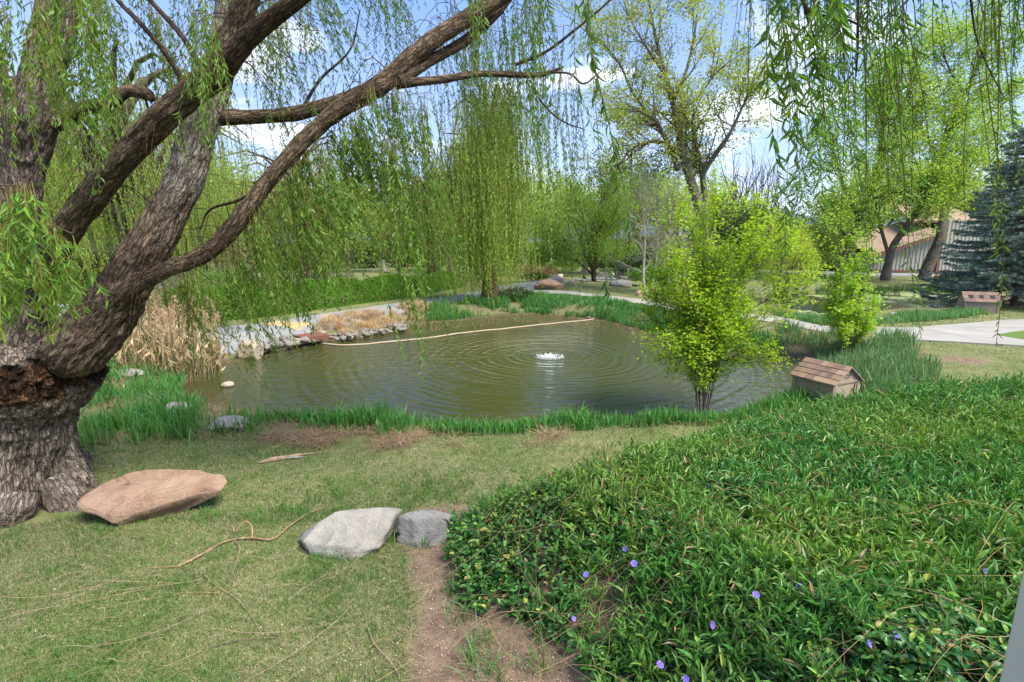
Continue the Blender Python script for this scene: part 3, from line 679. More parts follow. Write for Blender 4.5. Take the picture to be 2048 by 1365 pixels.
C_(70, (590, 770), (60, 140), (90, 210), (4.6, 5.6), (20, 100), .024, .078, G3, wob=.05, vf=Df)
C_(18, (600, 700), (150, 260), (60, 130), (4.4, 5.2), (20, 80), .024, .080, G3, wob=.05, vf=Df)
C_(80, (730, 860), (0, 60), (260, 500), (5.4, 6.6), (30, 100), .026, .068, G1, vf=lambda u: 160+u*0)
C_(12, (765, 795), (230, 300), (340, 440), (5.0, 5.2), (30, 60), .020, .080, G3, clus=12)
C_(60, (920, 1110), (-80, 60), (340, 520), (6.4, 8.6), (-10, 50), .028, .068, G3, LF4, .0015, .02)
C_(130, (880, 1150), (-80, 150), (160, 440), (6.2, 8.5), (-10, 60), .029, .065, G2)
C_(30, (930, 1080), (-60, 40), (120, 330), (3.6, 4.6), (-5, 25), .028, .075, G2, LFW)
C_(44, (1120, 1330), (-120, -10), (120, 420), (4.5, 8), (-5, 40), .10, .04, G2, LF4, .0012, clus=3)
C_(4, (1142, 1162), (-80, -30), (480, 680), (2.6, 3.0), (50, 100), .034, .082, (.10, .21, .03), LFW, .0019, 0., clus=1)
# close hanging shoots on the right, off the overhead limb
def near(n, u, ln, dy, sp, lf, col=(.11, .235, .034), du=(5, 45), t0=.05, vt=(-190, -150), clus=2, cs=12, **k):
    curtain(al, as_, n, u, vt, ln, dy, du, sp*1.15, lf, .165, col, LFW, .0020, t0, wob=.02, spread=.95, clus=clus, cs=cs, **k)
near(9, (1495, 1535), (360, 600), (3.2, 3.8), .028, .045, du=(-25, 5))
near(14, (1555, 1630), (400, 680), (2.2, 2.8), .026, .092)
near(5, (1600, 1690), (380, 620), (2.1, 2.4), .03, .09)
near(3, (1575, 1595), (700, 800), (2.3, 2.6), .030, .08, du=(30, 55), clus=1)
near(22, (1615, 1720), (350, 720), (2.4, 3.4), .022, .06)
near(7, (1640, 1700), (620, 760), (2.6, 3.0), .028, .05, clus=1)
near(9, (1700, 1760), (280, 760), (2.6, 3.2), .028, .055, clus=2)
near(10, (1765, 1815), (280, 480), (2.2, 2.8), .030, .078)
near(3, (1770, 1795), (700, 850), (2.2, 2.4), .045, .07, du=(50, 110), clus=1)
near(4, (1780, 1810), (560, 760), (2.4, 2.6), .04, .06, du=(20, 80), clus=1)
near(7, (1840, 1975), (300, 620), (2.6, 3.4), .032, .05, clus=2)
near(18, (1985, 2070), (300, 700), (2.3, 3.0), .022, .055)
near(3, (2000, 2025), (780, 830), (2.2, 2.4), .022, .045, (.14, .23, .035), du=(-35, 5), clus=1)
near(30, (1480, 2090), (150, 330), (2.8, 4.0), .035, .05)
build('foliage', al, M['willow'], wt); build('shoots', as_, M['dry'], wt)
fin(wt)
#@@PART3
# ------------------------------------------------------------------ solids
def box(acc, c, s, yaw=0.0, C=(1, 1, 1), pitch=0.0):
    V = np.array([[x, y, z] for x in (-.5, .5) for y in (-.5, .5) for z in (-.5, .5)])*np.array(s)
    cp, sp_ = math.cos(pitch), math.sin(pitch); V = np.stack([V[:, 0], V[:, 1]*cp-V[:, 2]*sp_, V[:, 1]*sp_+V[:, 2]*cp], -1)
    cy, sy = math.cos(yaw), math.sin(yaw); V = np.stack([V[:, 0]*cy-V[:, 1]*sy, V[:, 0]*sy+V[:, 1]*cy, V[:, 2]], -1)+np.array(c)
    acc.add(V, None, [[0, 1, 3, 2], [4, 6, 7, 5], [0, 4, 5, 1], [2, 3, 7, 6], [0, 2, 6, 4], [1, 5, 7, 3]], C)
def loft(acc, rings, C=(1, 1, 1), caps=True):
    """closed rings (k, m, 3) joined"""
    Rg = np.array(rings, float); k, m, _ = Rg.shape; V = Rg.reshape(-1, 3)
    i = np.arange(k-1)[:, None]*m; j = np.arange(m)[None]; q = (j+1) % m
    Q = np.stack([i+j, i+q, i+m+q, i+m+j], -1).reshape(-1, 4); T = None
    if caps:
        V = np.vstack([V, Rg[0].mean(0), Rg[-1].mean(0)])
        T = [[a_ , k*m, (a_+1) % m][::-1] for a_ in range(m)]+[[(k-1)*m+a_, (k-1)*m+(a_+1) % m, k*m+1] for a_ in range(m)]
        T = [[(a_+1) % m, a_, k*m] for a_ in range(m)]+[[(k-1)*m+a_, (k-1)*m+(a_+1) % m, k*m+1] for a_ in range(m)]
    acc.add(V, T, Q, C)
def rockmesh(seed, sx, sy, sz, cuts=7, rough=.16, nu=56, nv=36, flat_top=None):
    r_ = np.random.default_rng(seed)
    th = np.linspace(0, 2*math.pi, nu, endpoint=False); ph = np.linspace(-math.pi/2, math.pi/2, nv)
    D = np.stack([np.cos(ph)[:, None]*np.cos(th)[None], np.cos(ph)[:, None]*np.sin(th)[None], np.sin(ph)[:, None]+0*th[None]], -1)
    rr = 1+rough*fbm(D*1.3+seed, 4, seed)
    for c in range(cuts):
        nrm = unit(r_.normal(size=3)*np.array([1, 1, .7])); dd = np.einsum('ijk,k->ij', D, nrm); lim = r_.uniform(.66, .86)
        rr = np.where(dd*rr > lim, lim/np.maximum(dd, .01), rr)
    rr = rr*(1+.022*fbm(D*7+seed, 4, seed+5))
    V = D*rr[..., None]*np.array([sx, sy, sz])
    if flat_top is not None: V[..., 2] = np.where(V[..., 2] > flat_top*sz, flat_top*sz+(V[..., 2]-flat_top*sz)*.15, V[..., 2])
    i = np.arange(nv-1)[:, None]*nu; j = np.arange(nu)[None]; q = (j+1) % nu
    return V.reshape(-1, 3), np.stack([i+j, i+q, i+nu+q, i+nu+j], -1).reshape(-1, 4)
def rock(name, label, box_, m, seed, yaw=0, dep=.6, hs=.8, cuts=7, rough=.16, sink=.3, cat='rock', flat_top=None, group=None, onwater=False, dv=0):
    u0, v0, u1, v1 = box_; c = at_z(np.array((u0+u1)/2.), np.array(float(v1+dv)), WZ) if onwater else G((u0+u1)/2, v1+dv)
    s = zc(c)/FPX; w_ = (u1-u0)*s/2*1.08; h = (v1-v0)*s*hs; d = w_*dep
    V, Q = rockmesh(seed, w_, d, h/(1+.86-sink)*1.15, cuts, rough, flat_top=flat_top)
    cy, sy = math.cos(yaw), math.sin(yaw); V = np.stack([V[:, 0]*cy-V[:, 1]*sy, V[:, 0]*sy+V[:, 1]*cy, V[:, 2]], -1)
    ctr = c+np.array([0, d*.8, 0]); ctr[2] = (WZ if onwater else float(gz(ctr[0], ctr[1])))+h*.5*(1-sink)
    a = Acc(); a.add(V+ctr, None, Q)
    o = build(name, a, M[m], smoothf=True, origin=ctr); tag(o, label, cat, group); return o
# red sandstone slab: traced outline of the top, a narrower tilted underside
top_px = [(153, 1010, .26), (161, 995, .28), (206, 966, .32), (234, 964, .30), (255, 950, .34), (290, 942, .36), (348, 938, .37), (400, 941, .37), (419, 947, .36), (448, 951, .33), (455, 963, .30), (442, 981, .27),
          (408, 986, .26), (355, 999, .24), (306, 1013, .21), (262, 1030, .16), (232, 1044, .11), (222, 1044, .12), (190, 1027, .19), (165, 1020, .23)]
g0 = gz(-3.4, 5.0)
T_ = np.array([at_z(np.array(float(u)), np.array(float(v)), float(g0)+z-.05) for u, v, z in top_px]); T_ = np.array([T_[i]*(1-t)+T_[(i+1) % len(T_)]*t for i in range(len(T_)) for t in (0, .25, .5, .75)])
c_ = T_.mean(0); n_ = len(T_); dirn = unit((T_-c_)*np.array([1, 1, 0]))
def ringz(sc, dz, jit, sd): 
    P = c_+(T_-c_)*sc; P = P+np.array([0, 0, dz]); return P+dirn*(jit*fbm(T_*4+sd, 3, sd))[:, None]
rings = []
for sc, dz, jt in ((.36, -.45, .02), (.42, -.27, .02), (.55, -.18, .025), (.74, -.12, .02), (.88, -.075, .018), (.95, -.045, .014), (.985, -.025, .012), (1.0, -.008, .008), (.99, .0, .006), (.94, .012, 0), (.86, .010, 0), (.75, .018, 0), (.62, .012, 0), (.48, .02, 0), (.34, .012, 0), (.2, .016, 0), (.08, .015, 0)):
    rg = ringz(sc, dz, jt, 3)
    if dz > -.02: 
        st = smooth((vn(rg*np.array([2.2, 5, 0])+7, 41)+.05)/.06)*.035+smooth((vn(rg*np.array([3.5, 7, 0])+2, 47)-.1)/.05)*.018; rg[:, 2] += st*min(1, (1-sc)*8)+.006*fbm(rg*7, 3, 43)
    rings.append(rg)
a = Acc(); loft(a, rings); o = build('sandstone_slab', a, M['sandstone'], origin=c_); tag(o, 'large flat red sandstone slab lying against the hollow willow trunk', 'rock')
for args in [
    ('boulder', 'larger pale granite boulder with a small dark pit on the lawn', (574, 1022, 786, 1118), 'granite', 11, .15, .62, .64, 9, .2),
    ('boulder', 'smaller blue-grey granite boulder touching the ground cover edge', (784, 1022, 915, 1096), 'granite_grey', 15, .3, .6, .70, 11, .22),
    ('rock', 'flat-topped grey rock at the lawn edge of the near iris bed', (410, 836, 490, 868), 'rock_grey', 21, .1, .6, .8, 8, .1),
    ('rock', 'pale mossy rock half buried in the iris bed near the pond corner', (312, 806, 376, 838), 'rock_grey', 23, .3, .6, .8, 7, .15),
    ('rock', 'low bluish rock between the reeds and the willow trunk', (218, 738, 272, 758), 'rock_grey', 24, .1, .7, .8, 6, .15),
    ('rock', 'small pinkish rock among irises beside the willow trunk', (236, 770, 256, 782), 'rock_pink', 25, .1, .7, .8, 6, .15),
    ('boulder', 'tan boulder standing at the water edge beside the reeds', (472, 685, 524, 722), 'rock_tan', 26, .2, .6, .95, 6, .18),
    ('boulder', 'long red sandstone boulder sloping beside the asphalt road', (1068, 561, 1131, 580), 'rock_pink', 31, -.15, .5, .9, 7, .2),
    ('boulder', 'grey-green domed boulder behind the red roadside boulder', (1094, 554, 1128, 571), 'rock_grey', 32, 0, .6, 1.0, 4, .1),
    ('boulder', 'small tan boulder at the foot of the black lamp post', (1135, 559, 1157, 570), 'rock_tan', 33, 0, .6, 1, 5, .12),
    ('boulder', 'long whitish boulder on the far lawn near the birch trunks', (1223, 561, 1265, 575), 'granite', 34, .05, .5, 1, 5, .12),
    ('rock', 'small round pinkish rock beside the curving footpath', (1272, 583, 1285, 594), 'rock_pink', 35, 0, .8, 1, 4, .12),
    ('rock', 'flat pink rock where the footpath leaves the willow', (1072, 587, 1090, 593), 'rock_pink', 36, 0, .8, 1, 4, .12),
    ('boulder', 'rough grey boulder under the bright green shrub beside the path', (1702, 667, 1754, 690), 'rock_tan', 37, 0, .6, 1, 7, .2),
    ('rock', 'flat white rock lying in the irises beyond the concrete path', (1787, 627, 1814, 634), 'granite', 38, 0, .7, 1, 6, .12),
    ('boulder', 'brown boulder on the far bank of the lily pond', (1912, 568, 1937, 586), 'rock_tan', 39, 0, .6, 1, 7, .2),
    ('boulder', 'tan boulder at the far road behind the pale yellow shrub', (1612, 545, 1628, 553), 'rock_tan', 40, 0, .6, 1, 6, .2),
    ('rock', 'grey rock poking out at the road edge under the hedge', (532, 638, 550, 646), 'rock_grey', 41, 0, .6, 1, 6, .2)]:
    rock(*args)
rock('rock', 'lone pale stone sticking out of the shallow pond water', (440, 764, 465, 775), 'rock_tan', 44, .1, .6, .9, 5, .12, onwater=True)
# stones of the pond edge: copies of eight shapes
protos = []
for k in range(8):
    V, Q = rockmesh(60+k, 1, .72, .62, 8, .24, 20, 12); a = Acc(); a.add(V, None, Q); protos.append(build('stone', a, M['pebble'], smoothf=True))
used_ = set()
def stone(x, y, s, label, group, z=None):
    k = int(rng.integers(0, 8))
    o = protos[k] if k not in used_ else protos[k].copy()
    if k in used_: S.collection.objects.link(o)
    used_.add(k); o.location = (x, y, (float(gz(x, y)) if z is None else z)+s*.2); s *= rng.uniform(.8, 1.2)
    o.scale = (s, s*rng.uniform(.8, 1.1), s*rng.uniform(.8, 1.1)); o.rotation_euler = (rng.uniform(-.25, .25), rng.uniform(-.25, .25), rng.uniform(0, 6.28))
    tag(o, label, 'stone', group)
for k in range(74):
    t = rng.uniform(0, 1); u = 512+t*120+rng.normal(0, 3); v = np.interp(u, [510, 560, 632], [703, 690, 678])+rng.uniform(-9, 5)
    p = at_z(np.array(u), np.array(v), -.22); stone(p[0], p[1], rng.uniform(.07, .15), 'rounded pale stone in the pile between the tan boulder and the wooden edging', 'stones by the boulder', -.27+rng.uniform(0, .10))
for k in range(120):
    t = rng.uniform(0, 1)**.8; u = 655+t*165+rng.normal(0, 3); v = np.interp(u, [650, 700, 760, 830], [680, 673, 662, 652])+rng.uniform(-8, 4)
    p = at_z(np.array(u), np.array(v), -.26); stone(p[0], p[1], rng.uniform(.06, .12), 'small pale stone along the shore below the dry grass', 'stones below the dry grass', -.31+rng.uniform(0, .10))
for k in range(16):
    u = rng.uniform(1165, 1210); v = rng.uniform(627, 636); p = at_z(np.array(u), np.array(v), -.3); stone(p[0], p[1], rng.uniform(.06, .12), 'pale stone on the far shore beside the boom end', 'stones by the boom end', -.34)
# driftwood, roots, sticks
def stick(name, label, rows, col, z=None, m='bark2', cat='branch', ns=8, acc=None, lift=.012):
    a = acc or Acc()
    for rw in rows:
        P = np.array([G(u, v) for u, v, _, _ in rw]); P[:, 2] += [q[3] for q in rw]; r = np.array([q[2] for q in rw])
        PR = crs(np.hstack([P, r[:, None]]), 26); PR[:, 2] = np.maximum(PR[:, 2], gz(PR[:, 0], PR[:, 1]))+lift
        tube(a, PR[:, :3], np.maximum(PR[:, 3], .0012), ns, colvar(col, 1, .1)[0])
    if acc is None: return tag(build(name, a, M[m], smoothf=True), label, cat)
for args in [('rock', 'dark grey jagged rock pile at the far road behind the spreading tree', (1200, 547, 1240, 557), 'rock_grey', 51, 0, .6, 1.1, 9, .25),
             ('rock', 'low pale rock among the plants at the far road bend', (1112, 549, 1128, 556), 'rock_tan', 52, 0, .7, 1, 6, .2),
             ('rock', 'rusty rock under the lowest spruce boughs', (1872, 549, 1890, 556), 'rock_pink', 53, 0, .7, 1, 6, .2),
             ('rock', 'white rock on the far bank left of the brown boulder', (1846, 574, 1862, 580), 'granite', 54, 0, .7, 1, 6, .2)]:
    rock(*args)
p = G(1168, 565); root = thing('garden_ornament', 'small dark pointed ornament on a tan stone base by the far road', 'ornament', p); s_ = zc(p)/FPX
V, Q = rockmesh(77, 5.5*s_, 5*s_, 5*s_, 4, .15, 20, 14); a = Acc(); a.add(V+p+[0, 0, 3*s_], None, Q); build('base', a, M['rock_tan'], root, smoothf=True)
a = Acc(); tube(a, crs([p+[0, 0, 5*s_], p+[.01, 0, 9*s_], p+[-.02, 0, 13*s_], p+[0, 0, 16*s_]], 12), np.interp(np.linspace(0, 1, 12), [0, .4, .7, 1], [3.4*s_, 3.0*s_, 1.6*s_, .3*s_]), 12); build('figure', a, M['metal_dark'], root, smoothf=True); fin(root)
stick('driftwood', 'weathered grey root lying flat on the lawn before the irises', [[(516, 929, .012, 0), (545, 925, .035, .01), (575, 919, .03, .01), (600, 914, .02, 0), (645, 909, .006, 0)], [(560, 923, .02, .01), (590, 919, .016, .01), (612, 917, .006, 0)]], (.27, .22, .17), cat='log')
stick('exposed_root', 'weathered root showing in the turf behind the two granite boulders', [[(690, 1031, .008, 0), (720, 1029, .03, 0), (755, 1028, .028, 0), (790, 1032, .006, 0)]], (.28, .23, .17), cat='root')
stick('fallen_branch', 'forked fallen willow branch lying across the lawn', [[(357, 1139, .011, .01), (400, 1117, .0105, .01), (450, 1091, .009, .01), (500, 1083, .009, .01), (545, 1084, .008, .01), (580, 1060, .006, .02), (620, 1033, .005, .02), (655, 1021, .003, .01)],
      [(470, 1088, .005, .02), (480, 1105, .004, .04), (478, 1130, .004, .05), (465, 1155, .002, .01)], [(505, 1084, .006, .02), (505, 1071, .005, .08), (490, 1068, .005, .10), (473, 1076, .004, .03)], [(470, 1078, .005, .05), (465, 1070, .004, .08), (435, 1073, .002, .02)],
      [(300, 1139, .002, .0), (357, 1139, .004, .01)]], (.30, .20, .12))
stick('fallen_twig', 'thin curved twig below the fallen branch', [[(398, 1146, .003, .0), (430, 1176, .003, .01), (470, 1203, .003, .01), (500, 1235, .002, .01), (525, 1275, .002, 0)]], (.36, .25, .14), ns=5)
stick('fallen_twig', 'short straight straw-coloured twig on the middle of the lawn', [[(352, 1194, .003, 0), (400, 1194, .003, .01), (440, 1194, .002, 0)]], (.36, .26, .15), ns=5)
stick('fallen_twig', 'dark twig on the lawn near the dirt strip', [[(420, 1300, .003, 0), (480, 1292, .003, .01), (555, 1281, .002, 0)]], (.12, .08, .06), ns=5)
stick('fallen_twig', 'long grey twig lying over the bare dirt', [[(736, 1262, .004, .01), (750, 1300, .004, .02), (780, 1335, .004, .02), (800, 1362, .003, .01)]], (.27, .2, .17), ns=5)
a = Acc(); P_, C_ = [], []
for k in range(330):
    u = rng.uniform(-20, 1050); v = 1000+365*rng.uniform(0, 1)**.8 if k < 60 else rng.uniform(900, 1365)
    p = at_z(np.array(u), np.array(v), 0.0)
    if sdist(p[0], p[1], MOUND) > .3: continue
    an = rng.normal(.6, .5) if rng.uniform() < .6 else rng.uniform(0, 6.28); ln = rng.uniform(.12, .9) if k < 50 else rng.uniform(.04, .25)
    t = np.linspace(-.5, .5, 7); cu = rng.normal(0, .12)*ln
    x = p[0]+np.cos(an)*t*ln-np.sin(an)*cu*(t*t*4); y = p[1]+np.sin(an)*t*ln+np.cos(an)*cu*t*t*4
    P_.append(np.stack([x, y, gz(x, y)+.02+rng.uniform(0, .02)+.02*np.cos(t*3)], -1))
tubes(a, np.array(P_), rng.uniform(.0008, .0019, (len(P_), 1)), 3, colvar((.25, .18, .11), len(P_), .3, .1))
tag(build('twigs', a, M['bark2']), 'fine dry twigs and stems scattered over lawn and dirt', kind='stuff')

# ------------------------------------------------------------------ fountain, boom, edging
root = thing('fountain', 'small white bubbling fountain in the middle of the pond', 'fountain', FC)
def f(n):
    p = n.n('ShaderNodeBsdfPrincipled', {'Base Color': (.85, .88, .9, 1), 'Roughness': .12, 'Specular IOR Level': .6}).outputs[0]
    g = n.n('ShaderNodeBsdfTransparent').outputs[0]; return n.n('ShaderNodeMixShader', {0: .8, 1: g, 2: p}).outputs[0]
M['foam'] = mat('foam', f)
a = Acc()
for k in range(85):
    r_ = abs(rng.normal(0, .10)); an = rng.uniform(0, 6.28); hh = max(0, .075*math.exp(-(r_/.06)**2)*rng.uniform(.3, 1.2)); s = rng.uniform(.005, .019)*(1 if r_ < .14 else .5)
    V, Q = rockmesh(200+k, s, s, s*rng.uniform(.6, 1.8), 2, .3, 9, 6); a.add(V+FC+np.array([math.cos(an)*r_, math.sin(an)*r_*1.1, hh]), None, Q)
build('water_jet', a, M['foam'], root, smoothf=True)
a = Acc()
for k in range(150):
    r_ = rng.uniform(.08, .38); an = rng.uniform(0, 6.28); s = rng.uniform(.004, .012)
    V, Q = rockmesh(500+k, s*2, s, s, 0, .1, 7, 5); a.add(V+FC+np.array([math.cos(an)*r_, math.sin(an)*r_, .002]), None, Q)
build('foam', a, M['foam'], root, smoothf=True); fin(root)
a = Acc(); bp = [(604, 686), (640, 690), (690, 694), (760, 689), (850, 680), (930, 669), (1010, 661), (1100, 651), (1180, 643), (1216, 635)]
PR = crs(np.array([at_z(np.array(float(u)), np.array(float(v-3)), WZ+.02) for u, v in bp]), 90); PR[:, 2] = WZ+.02+.006*vn(PR*3, 4); PR[-6:, 2] += np.linspace(0, .18, 6)
tube(a, PR, .030+.005*vn(PR*4, 5), 10, (.36, .29, .20))
tag(build('floating_boom', a, M['paint'], smoothf=True), 'long thin cream boom floating across the pond from shore to shore', 'boom')
root = thing('edging_boards', 'reddish timber steps with a pale plank at the left pond edge', 'edging', at_z(np.array(618.), np.array(676.), -.2))
p0, p1 = at_z(np.array(588.), np.array(679.), -.12), at_z(np.array(640.), np.array(672.), -.12); yw = math.atan2(p1[1]-p0[1], p1[0]-p0[0]); L_ = np.linalg.norm(p1-p0)
a = Acc(); box(a, (p0+p1)/2+[0, .30, -.03], (L_, .7, .12), yw, (.17, .075, .05)); build('step', a, M['paint'], root)
a = Acc(); box(a, (p0+p1)/2+[0, -.12, -.06], (L_*1.1, .10, .16), yw+.05, (.36, .30, .23)); build('plank', a, M['paint'], root); fin(root)

# ------------------------------------------------------------------ duck houses
def duckhouse(label, near, e1, Ln, Wd, ze, zr, zb, wallc, shing, sink=0, dark=False, lid=True):
    e1 = np.array([*e1, 0.]); e1 /= np.linalg.norm(e1); e2 = np.array([e1[1], -e1[0], 0.]) if True else None
    near = np.array([near[0], near[1], 0.]); ctr = near+e1*Ln/2+e2*Wd/2
    root = thing('duck_house', label, 'duck house', [ctr[0], ctr[1], zb]); up = np.array([0, 0, 1.])
    def W_(a_, b_, z): return near+e1*a_+e2*b_+up*z
    o = .05
    a = Acc()
    pts = [(0, 0), (Ln, 0), (Ln, Wd), (0, Wd)]
    zz_ = lambda b: ze+(zr-ze)*(1-abs(b-Wd/2)/(Wd/2))-.02
    bs_ = [0, Wd/2, Wd]
    for al_ in (0, Ln):
        V = [W_(al_, b, zb) for b in bs_]+[W_(al_, b, zz_(b)) for b in bs_]; Q = [[0, 1, 4, 3], [1, 2, 5, 4]]
        a.add(V, None, Q if al_ else [q[::-1] for q in Q], wallc)
    for b in (0, Wd): a.add([W_(0, b, zb), W_(Ln, b, zb), W_(Ln, b, ze-.02), W_(0, b, ze-.02)], None, [[0, 1, 2, 3]], wallc)
    build('wall', a, M['paint'], root)
    tc_ = tuple(q*1.05 for q in wallc); yw = math.atan2(e1[1], e1[0])
    def bd(nm, c, sz, col): a = Acc(); box(a, c, sz, yw, col); build(nm, a, M['paint'], root)
    for al_, b in ((0, 0), (0, Wd), (Ln, 0)): bd('corner_board', W_(al_+(.02 if al_ == 0 else -.02), b+(-.002 if b == 0 else .002), (zb+ze)/2), (.06, .03, ze-zb-.03), tc_)
    for b in (.045, Wd-.045): bd('corner_board', W_(-.006, b, (zb+ze)/2), (.016, .045, ze-zb-.03), tc_)
    bd('ledge', W_(-.007, Wd/2, ze-.03), (.014, Wd*.96, .035), tuple(q*.8 for q in wallc)); bd('door_slot', W_(-.004, Wd*.80, (zb+ze)/2-.02), (.016, .012, ze-zb-.1), (.10, .06, .04))
    a = Acc(); hz = ze+(zr-ze)*.42; P = [W_(0, Wd/2-.06, hz), W_(-.03, Wd/2-.055, hz), W_(-.034, Wd/2, hz), W_(-.03, Wd/2+.055, hz), W_(0, Wd/2+.06, hz)]
    tube(a, crs(P, 12), .008, 8); build('handle', a, M['metal_dark'], root)
    a = Acc(); slope = math.hypot(zr-ze, Wd/2); rows = 4 if not dark else 3
    for side in (0, 1):
        bE = -o if side == 0 else Wd+o; zE = ze-(zr-ze)*(o/(Wd/2))
        base = lambda al_, t, off: W_(al_, bE+((Wd/2)-bE)*t, zE+(zr-zE)*t+off)
        V = [base(-o, 0, -.015), base(Ln+o, 0, -.015), base(Ln+o, 1, -.015), base(-o, 1, -.015), base(-o, 0, .0), base(Ln+o, 0, .0), base(Ln+o, 1, .0), base(-o, 1, .0)]
        a.add(V, None, [[0, 1, 2, 3], [4, 7, 6, 5], [0, 4, 5, 1], [1, 5, 6, 2], [3, 2, 6, 7], [0, 3, 7, 4]], (.30, .27, .24))
        for r_ in range(rows):
            t0_, t1_ = r_/rows, min(1., (r_+1.08)/rows); nn = 6+(r_ % 2); ed = np.linspace(-o, Ln+o, nn+1); ed[1:-1] += rng.normal(0, .018, nn-1)
            for q in range(nn):
                c = colvar(shing[int(rng.integers(0, len(shing)))], 1, .10, .03)[0]; g_ = .0015
                if dark and r_ == 1 and q in (1, 3, 5) and side == 0: c = np.array([.03, .03, .035])
                V = [base(ed[q]+g_, t0_-.01, .014), base(ed[q+1]-g_, t0_-.01, .014), base(ed[q+1]-g_, t1_, .004), base(ed[q]+g_, t1_, .004), base(ed[q]+g_, t0_-.01, .001), base(ed[q+1]-g_, t0_-.01, .001)]
                a.add(V, None, [[0, 1, 2, 3], [4, 5, 1, 0]] if side == 0 else [[3, 2, 1, 0], [0, 1, 5, 4]], c)
    build('roof', a, M['paint'], root); fin(root)
SH = [(.27, .17, .115), (.21, .135, .10), (.33, .22, .145), (.24, .155, .105), (.18, .12, .095)]
nc = at_z(np.array(1669.), np.array(766.), .42)
duckhouse('brown-shingled duck house half hidden behind the ground cover', nc[:2], (-.42, .91), .70, .66, .42, .66, float(gz(nc[0], nc[1]))-.1, (.34, .27, .21), SH)
nc = at_z(np.array(1996.), np.array(627.), 0.0)
duckhouse('duck house with three dark roof shingles on the lily pond shore', nc[:2], (-.93, .37), 1.05, .72, .46, .78, float(gz(nc[0], nc[1]))-.05, (.31, .235, .185), [(.17, .115, .09), (.21, .14, .10)], dark=True)

# ------------------------------------------------------------------ lamp posts, sign, porch post
def post(u, v, vt, label, y=None):
    p = G(u, v); s = zc(p)/FPX; H = (v-vt)*s; root = thing('lamp_post', label, 'lamp post', p); a = Acc()
    tube(a, [p+[0, 0, z] for z in (-.05, .0, .06, .07, H*.86)], [.05, .05, .045, .028, .026], 12); build('pole', a, M['metal_dark'], root, smoothf=True)
    a = Acc(); tube(a, [p+[0, 0, z] for z in (H*.86, H*.87, H*.955, H*.96, H)], [.03, .055, .06, .075, .01], 12); build('lamp_head', a, M['metal_dark'], root); fin(root)
post(1144, 568, 526, 'black lamp post on the lawn beside the tan boulder')
post(1106, 551, 527, 'thin black lamp post beyond the road bend')
post(1100, 554, 540, 'short black bollard light beyond the road bend')
post(1192, 560, 546, 'black bollard light just behind the far spreading tree trunk')
p = at_y(136., 640., 12.0); root = thing('notice_board', 'small white board with photographs seen past the willow trunk', 'sign', [p[0], 12, float(gz(p[0], 12))])
a = Acc(); box(a, at_y(137., 624., 12.), (.40, .02, .36), .1, (.75, .76, .78)); build('board', a, M['paint'], root)
a = Acc()
for i_ in range(2):
    for j_ in range(3): box(a, at_y(129.+i_*15, 616.+j_*8, 11.975), (.13, .01, .065), .1, [(.2, .3, .45), (.42, .25, .12), (.25, .3, .2)][(i_+j_) % 3])
build('photo', a, M['paint'], root)
a = Acc(); pz = at_y(137., 640., 12.02); tube(a, [[pz[0], 12.04, float(gz(pz[0], 12))-.05], [pz[0], 12.04, pz[2]]], .025, 8, (.2, .2, .2)); build('pole', a, M['paint'], root); fin(root)
pe = at_y(2048., 1160., 1.02); a = Acc(); xx_ = at_y(2012., 1262., 1.122)[0]
prof = np.array([(0, 0), (.012, -.012), (.09, -.012), (.102, 0), (.102, .09), (.09, .102), (.012, .102), (0, .09)])
rgs = [np.hstack([prof+[xx_, 1.02], np.full((8, 1), z)]) for z in (.5, 1.2, 2.0, 3.4)]; loft(a, rgs, (.60, .56, .50))
tag(build('porch_post', a, flat('cream_paint', (.55, .52, .46), .5, .4, .06, 5, .05), origin=[xx_+.05, 1.07, 1.0]), 'cream painted porch post at the edge of the ground cover', 'post')
#@@PART4
# ------------------------------------------------------------------ blades: irises, reeds, dry grass, turf
def blades(acc, B, H, Wd, lean, C, m=4, az=None):
    """sword-like leaves; B (n,3) roots, lean = tip drift as share of height"""
    n = len(B); az = rng.uniform(0, 6.28, n) if az is None else az
    H = np.broadcast_to(H, (n,)); Wd = np.broadcast_to(Wd, (n,)); lean = np.broadcast_to(lean, (n,))
    d = np.stack([np.cos(az), np.sin(az), 0*az], -1); a2 = rng.uniform(0, 6.28, n); s = np.stack([np.cos(a2), np.sin(a2), 0*a2], -1)
    t = np.linspace(0, 1, m); rows = []
    for k in range(m):
        c = B+d*(H*lean*t[k]**1.8)[:, None]+np.array([0, 0, 1.])*(H*(t[k]-.25*lean*t[k]**3))[:, None]
        wk = Wd*(.75+.5*t[k]-1.25*t[k]**3)*.5
        if k < m-1: rows += [c-s*wk[:, None], c+s*wk[:, None]]
        else: rows += [c]
    V = np.stack(rows, 1); k_ = V.shape[1]; off = (np.arange(n)*k_)[:, None, None]
    Q = [[2*q, 2*q+1, 2*q+3, 2*q+2] for q in range(m-2)]; T = [[2*(m-2), 2*(m-2)+1, 2*(m-1)]]
    sh = np.linspace(1, 1, k_)
    acc.add(V.reshape(-1, 3), (np.array(T)[None]+off).reshape(-1, 3), (np.array(Q)[None]+off).reshape(-1, 4) if Q else None, np.repeat(np.asarray(C, float), k_, 0))
def scat(poly, n, dens=None, margin=0.0):
    poly = np.asarray(poly); x0, y0 = poly.min(0); x1, y1 = poly.max(0); X = []; tot = 0
    for _ in range(60):
        x = rng.uniform(x0, x1, n*2); y = rng.uniform(y0, y1, n*2); k = sdist(x, y, poly) > margin
        if dens is not None: k &= rng.uniform(0, 1, len(x)) < dens(x, y)
        X.append(np.stack([x[k], y[k]], -1)); tot += k.sum()
        if tot >= n: break
    return np.vstack(X)[:n]
